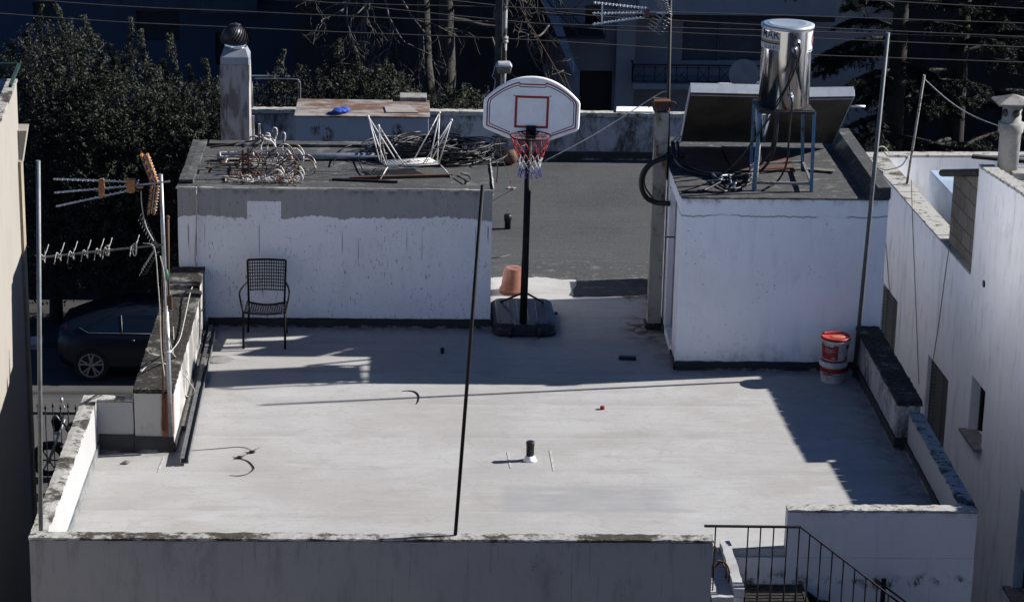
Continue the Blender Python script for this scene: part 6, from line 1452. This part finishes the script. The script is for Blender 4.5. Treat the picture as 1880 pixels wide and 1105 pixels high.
def side_y(x, z):   # outer surface of the flank (near side) at a station
    for s0, s1 in zip(st, st[1:]):
        if s0[0] <= x <= s1[0]:
            t = (x-s0[0])/(s1[0]-s0[0]); _, w_, zl, zb_, zr, wr = [a+(c-a)*t for a, c in zip(s0, s1)]; break
    pr = [(w_*.985,zb_-.03),(w_*.95,zb_),(wr+(w_*.95-wr)*.5,zb_+(zr-zb_)*.52),(wr+.02,zr-.07),(wr*.86,zr-.012)]
    if z <= pr[0][1]: return w_*1.004
    for (ya, za), (yb_, zb2) in zip(pr, pr[1:]):
        if za <= z <= zb2: return ya+(yb_-ya)*(z-za)/(zb2-za)
    return pr[-1][0]
def flank(poly, e, mt, nm, par, sgn=-1):
    b = MB(); vs = [(CX+x, CYc+sgn*(side_y(x,z)+e), GZ+z) for x, z in poly]; b.add(vs, [tuple(range(len(vs)))]); return obj(nm, b, mt, par)
for sgn in (-1, 1):
    flank([(.42,.965),(.58,.92),(1.16,.92),(1.13,1.19),(.9,1.14),(.65,1.06)], .012, m_carglass, 'window', car, sgn); flank([(1.22,.92),(2.25,.92),(2.05,1.15),(1.7,1.21),(1.19,1.20)], .012, m_carglass, 'window', car, sgn)
    b = MB(); P = [(.40,.99),(.58,.915),(1.2,.915),(2.3,.905)]; b.tube([(CX+x,CYc+sgn*(side_y(x,z)+.012),GZ+z) for x,z in P], .009, 5); b.tube([(CX+x,CYc+sgn*(side_y(x,z)+.014),GZ+z) for x,z in ((1.19,.92),(1.16,1.20))], .010, 5); obj('trim', b, m_grey_pole, car)
    b = MB(); x = .13; b.add([(CX+x_,CYc+sgn*(side_y(x_,z)+.01),GZ+z) for x_,z in ((.05,.62),(.22,.66),(.18,.88),(.13,1.0),(.06,.96))], [(0,1,2,3,4)]); obj('tail_light', b, plain('red_lens', (.30,.012,.015), .25), car)
    b = MB(); b.tube([(CX+1.28,CYc+sgn*.845,GZ+.80),(CX+1.42,CYc+sgn*.845,GZ+.80)], .012, 6); obj('door_handle', b, m_car, car)
for wx in (.62, 3.36):
    for sgn in (-1, 1):
        c = Vector((CX+wx, CYc+sgn*.76, GZ+.315)); rt = Matrix.Rotation(-sgn*pi/2, 3, 'X')
        wp = MB(); wp.lathe([(.235,-.09),(.30,-.09),(.315,-.06),(.315,.06),(.30,.088),(.235,.092),(.225,.07)], c, 36, rot=rt, caps=False); wh = obj('wheel', wp, m_tyre, car)
        b = MB(); b.lathe([(.233,.085),(.225,.094),(.205,.086),(.20,.05)], c, 36, rot=rt, caps=False); b.lathe([(.06,.05),(.05,.078),(.02,.085),(.001,.085)], c, 16, rot=rt)
        for s5 in range(5):
            for o in (-.20, .20):
                a = 2*pi*s5/5+.31; d0_ = rt @ Vector((cos(a+o*.3)*.05, sin(a+o*.3)*.05, .07)); d1_ = rt @ Vector((cos(a+o)*.212, sin(a+o)*.212, .082)); b.bar(c+d0_, c+d1_, .034, .016, up=rt @ Vector((0,0,1)))
        obj('rim', b, m_alloy, wh)
        b = MB(); b.lathe([(.232,.028),(.001,.028)], c, 24, rot=rt); obj('brake_disc', b, m_black_plastic, wh)

# ---------------------------------------------------------------- iron fence and motorcycle below the left side
FYY = 37.0
fx0, fx1 = -6.6, -3.6
fn = empty('iron_fence', (-5.1, FYY, GZ), 'dark iron spear topped fence down between the two houses', 'fence')
b = MB(); ztf = py_(100,758,FYY).z
for zz in (ztf, GZ+.25): b.bar((fx0,FYY,zz),(fx1,FYY,zz),.03,.05)
obj('rail', b, m_grey_pole, fn)
n = 25
for i in range(n):
    xx = fx0+.06+(fx1-fx0-.12)*i/(n-1); b = MB(); zt = ztf+(.16 if i % 2 else .13); b.tube([(xx,FYY-.03,GZ+.1),(xx,FYY-.03,zt-.06)], .009, 6); b.lathe([(.009,0),(.02,.02),(.012,.05),(.001,.09)], (xx,FYY-.03,zt-.06), 8); obj('bar', b, m_black_paint, fn)
wc = pz(92,880,GZ)
mc = empty('parked_motorcycle', (wc.x+.5, wc.y+.1, GZ), 'black motorcycle with pale handlebar parked behind the iron fence', 'motorcycle')
wc = pz(92,880,GZ); ox, oy = wc.x-.02, wc.y+.1
rty = Matrix.Rotation(pi/2, 3, 'X')
for dx in (0, 1.25):
    b = MB(); c = Vector((ox+dx,oy,GZ+.30)); b.tube([c+Vector((.25*cos(a),0,.25*sin(a))) for a in np.linspace(0,2*pi,29)[:-1]], .055, 8, closed=True); wh = obj('wheel', b, m_tyre, mc)
    b = MB(); b.tube([c+Vector((.195*cos(a),0,.195*sin(a))) for a in np.linspace(0,2*pi,25)[:-1]], .012, 6, closed=True); b.lathe([(.001,-.06),(.04,-.06),(.04,.06),(.001,.06)], c, 12, rot=rty)
    for a in np.linspace(0,2*pi,7)[:-1]: b.bar(c, c+Vector((.19*cos(a),0,.19*sin(a))), .02, .02, up=(0,1,0))
    obj('rim', b, m_grey_pole, wh)
b = MB()
for s in (-1, 1): b.tube([(ox,oy+s*.09,GZ+.30),(ox+.26,oy+s*.09,GZ+.98)], .022, 8)
obj('fork', b, m_galv, mc)
b = MB(); b.tube(smooth_path([(ox+.36,oy-.36,GZ+1.0),(ox+.26,oy-.2,GZ+1.05),(ox+.24,oy,GZ+1.0),(ox+.26,oy+.2,GZ+1.05),(ox+.36,oy+.36,GZ+1.0)], 5), .016, 8); b.obox((ox+.16,oy,GZ+.95),(.07,0,.03),(0,.10,0),(-.02,0,.10)); obj('handlebar', b, m_black_paint, mc)
b = MB(); b.lathe([(.001,.0),(.09,.01),(.10,.04),(.08,.10),(.001,.12)], (ox+.10,oy,GZ+.84), 14, rot=Matrix.Rotation(pi/2,3,'Y')); obj('headlamp', b, m_alu, mc)
for s in (-1, 1):
    b = MB(); b.tube([(ox+.27,oy+s*.26,GZ+1.04),(ox+.20,oy+s*.33,GZ+1.20)], .007, 6); b.ball((ox+.19,oy+s*.34,GZ+1.23), (.03,.06,.045), 10, 8); obj('mirror', b, m_galv, mc)
b = MB(); b.ball((ox+.55,oy,GZ+.86), (.28,.13,.13), 16, 10); b.ball((ox+.62,oy,GZ+.50), (.30,.15,.20), 14, 10); b.ball((ox+.05,oy,GZ+.58),(.20,.07,.05),12,8); obj('body', b, Mat('black_gloss', (.01,.01,.012), .25).done(), mc)
b = MB(); b.ball((ox+1.05,oy,GZ+.86), (.36,.13,.07), 16, 10); obj('seat', b, m_black_plastic, mc)
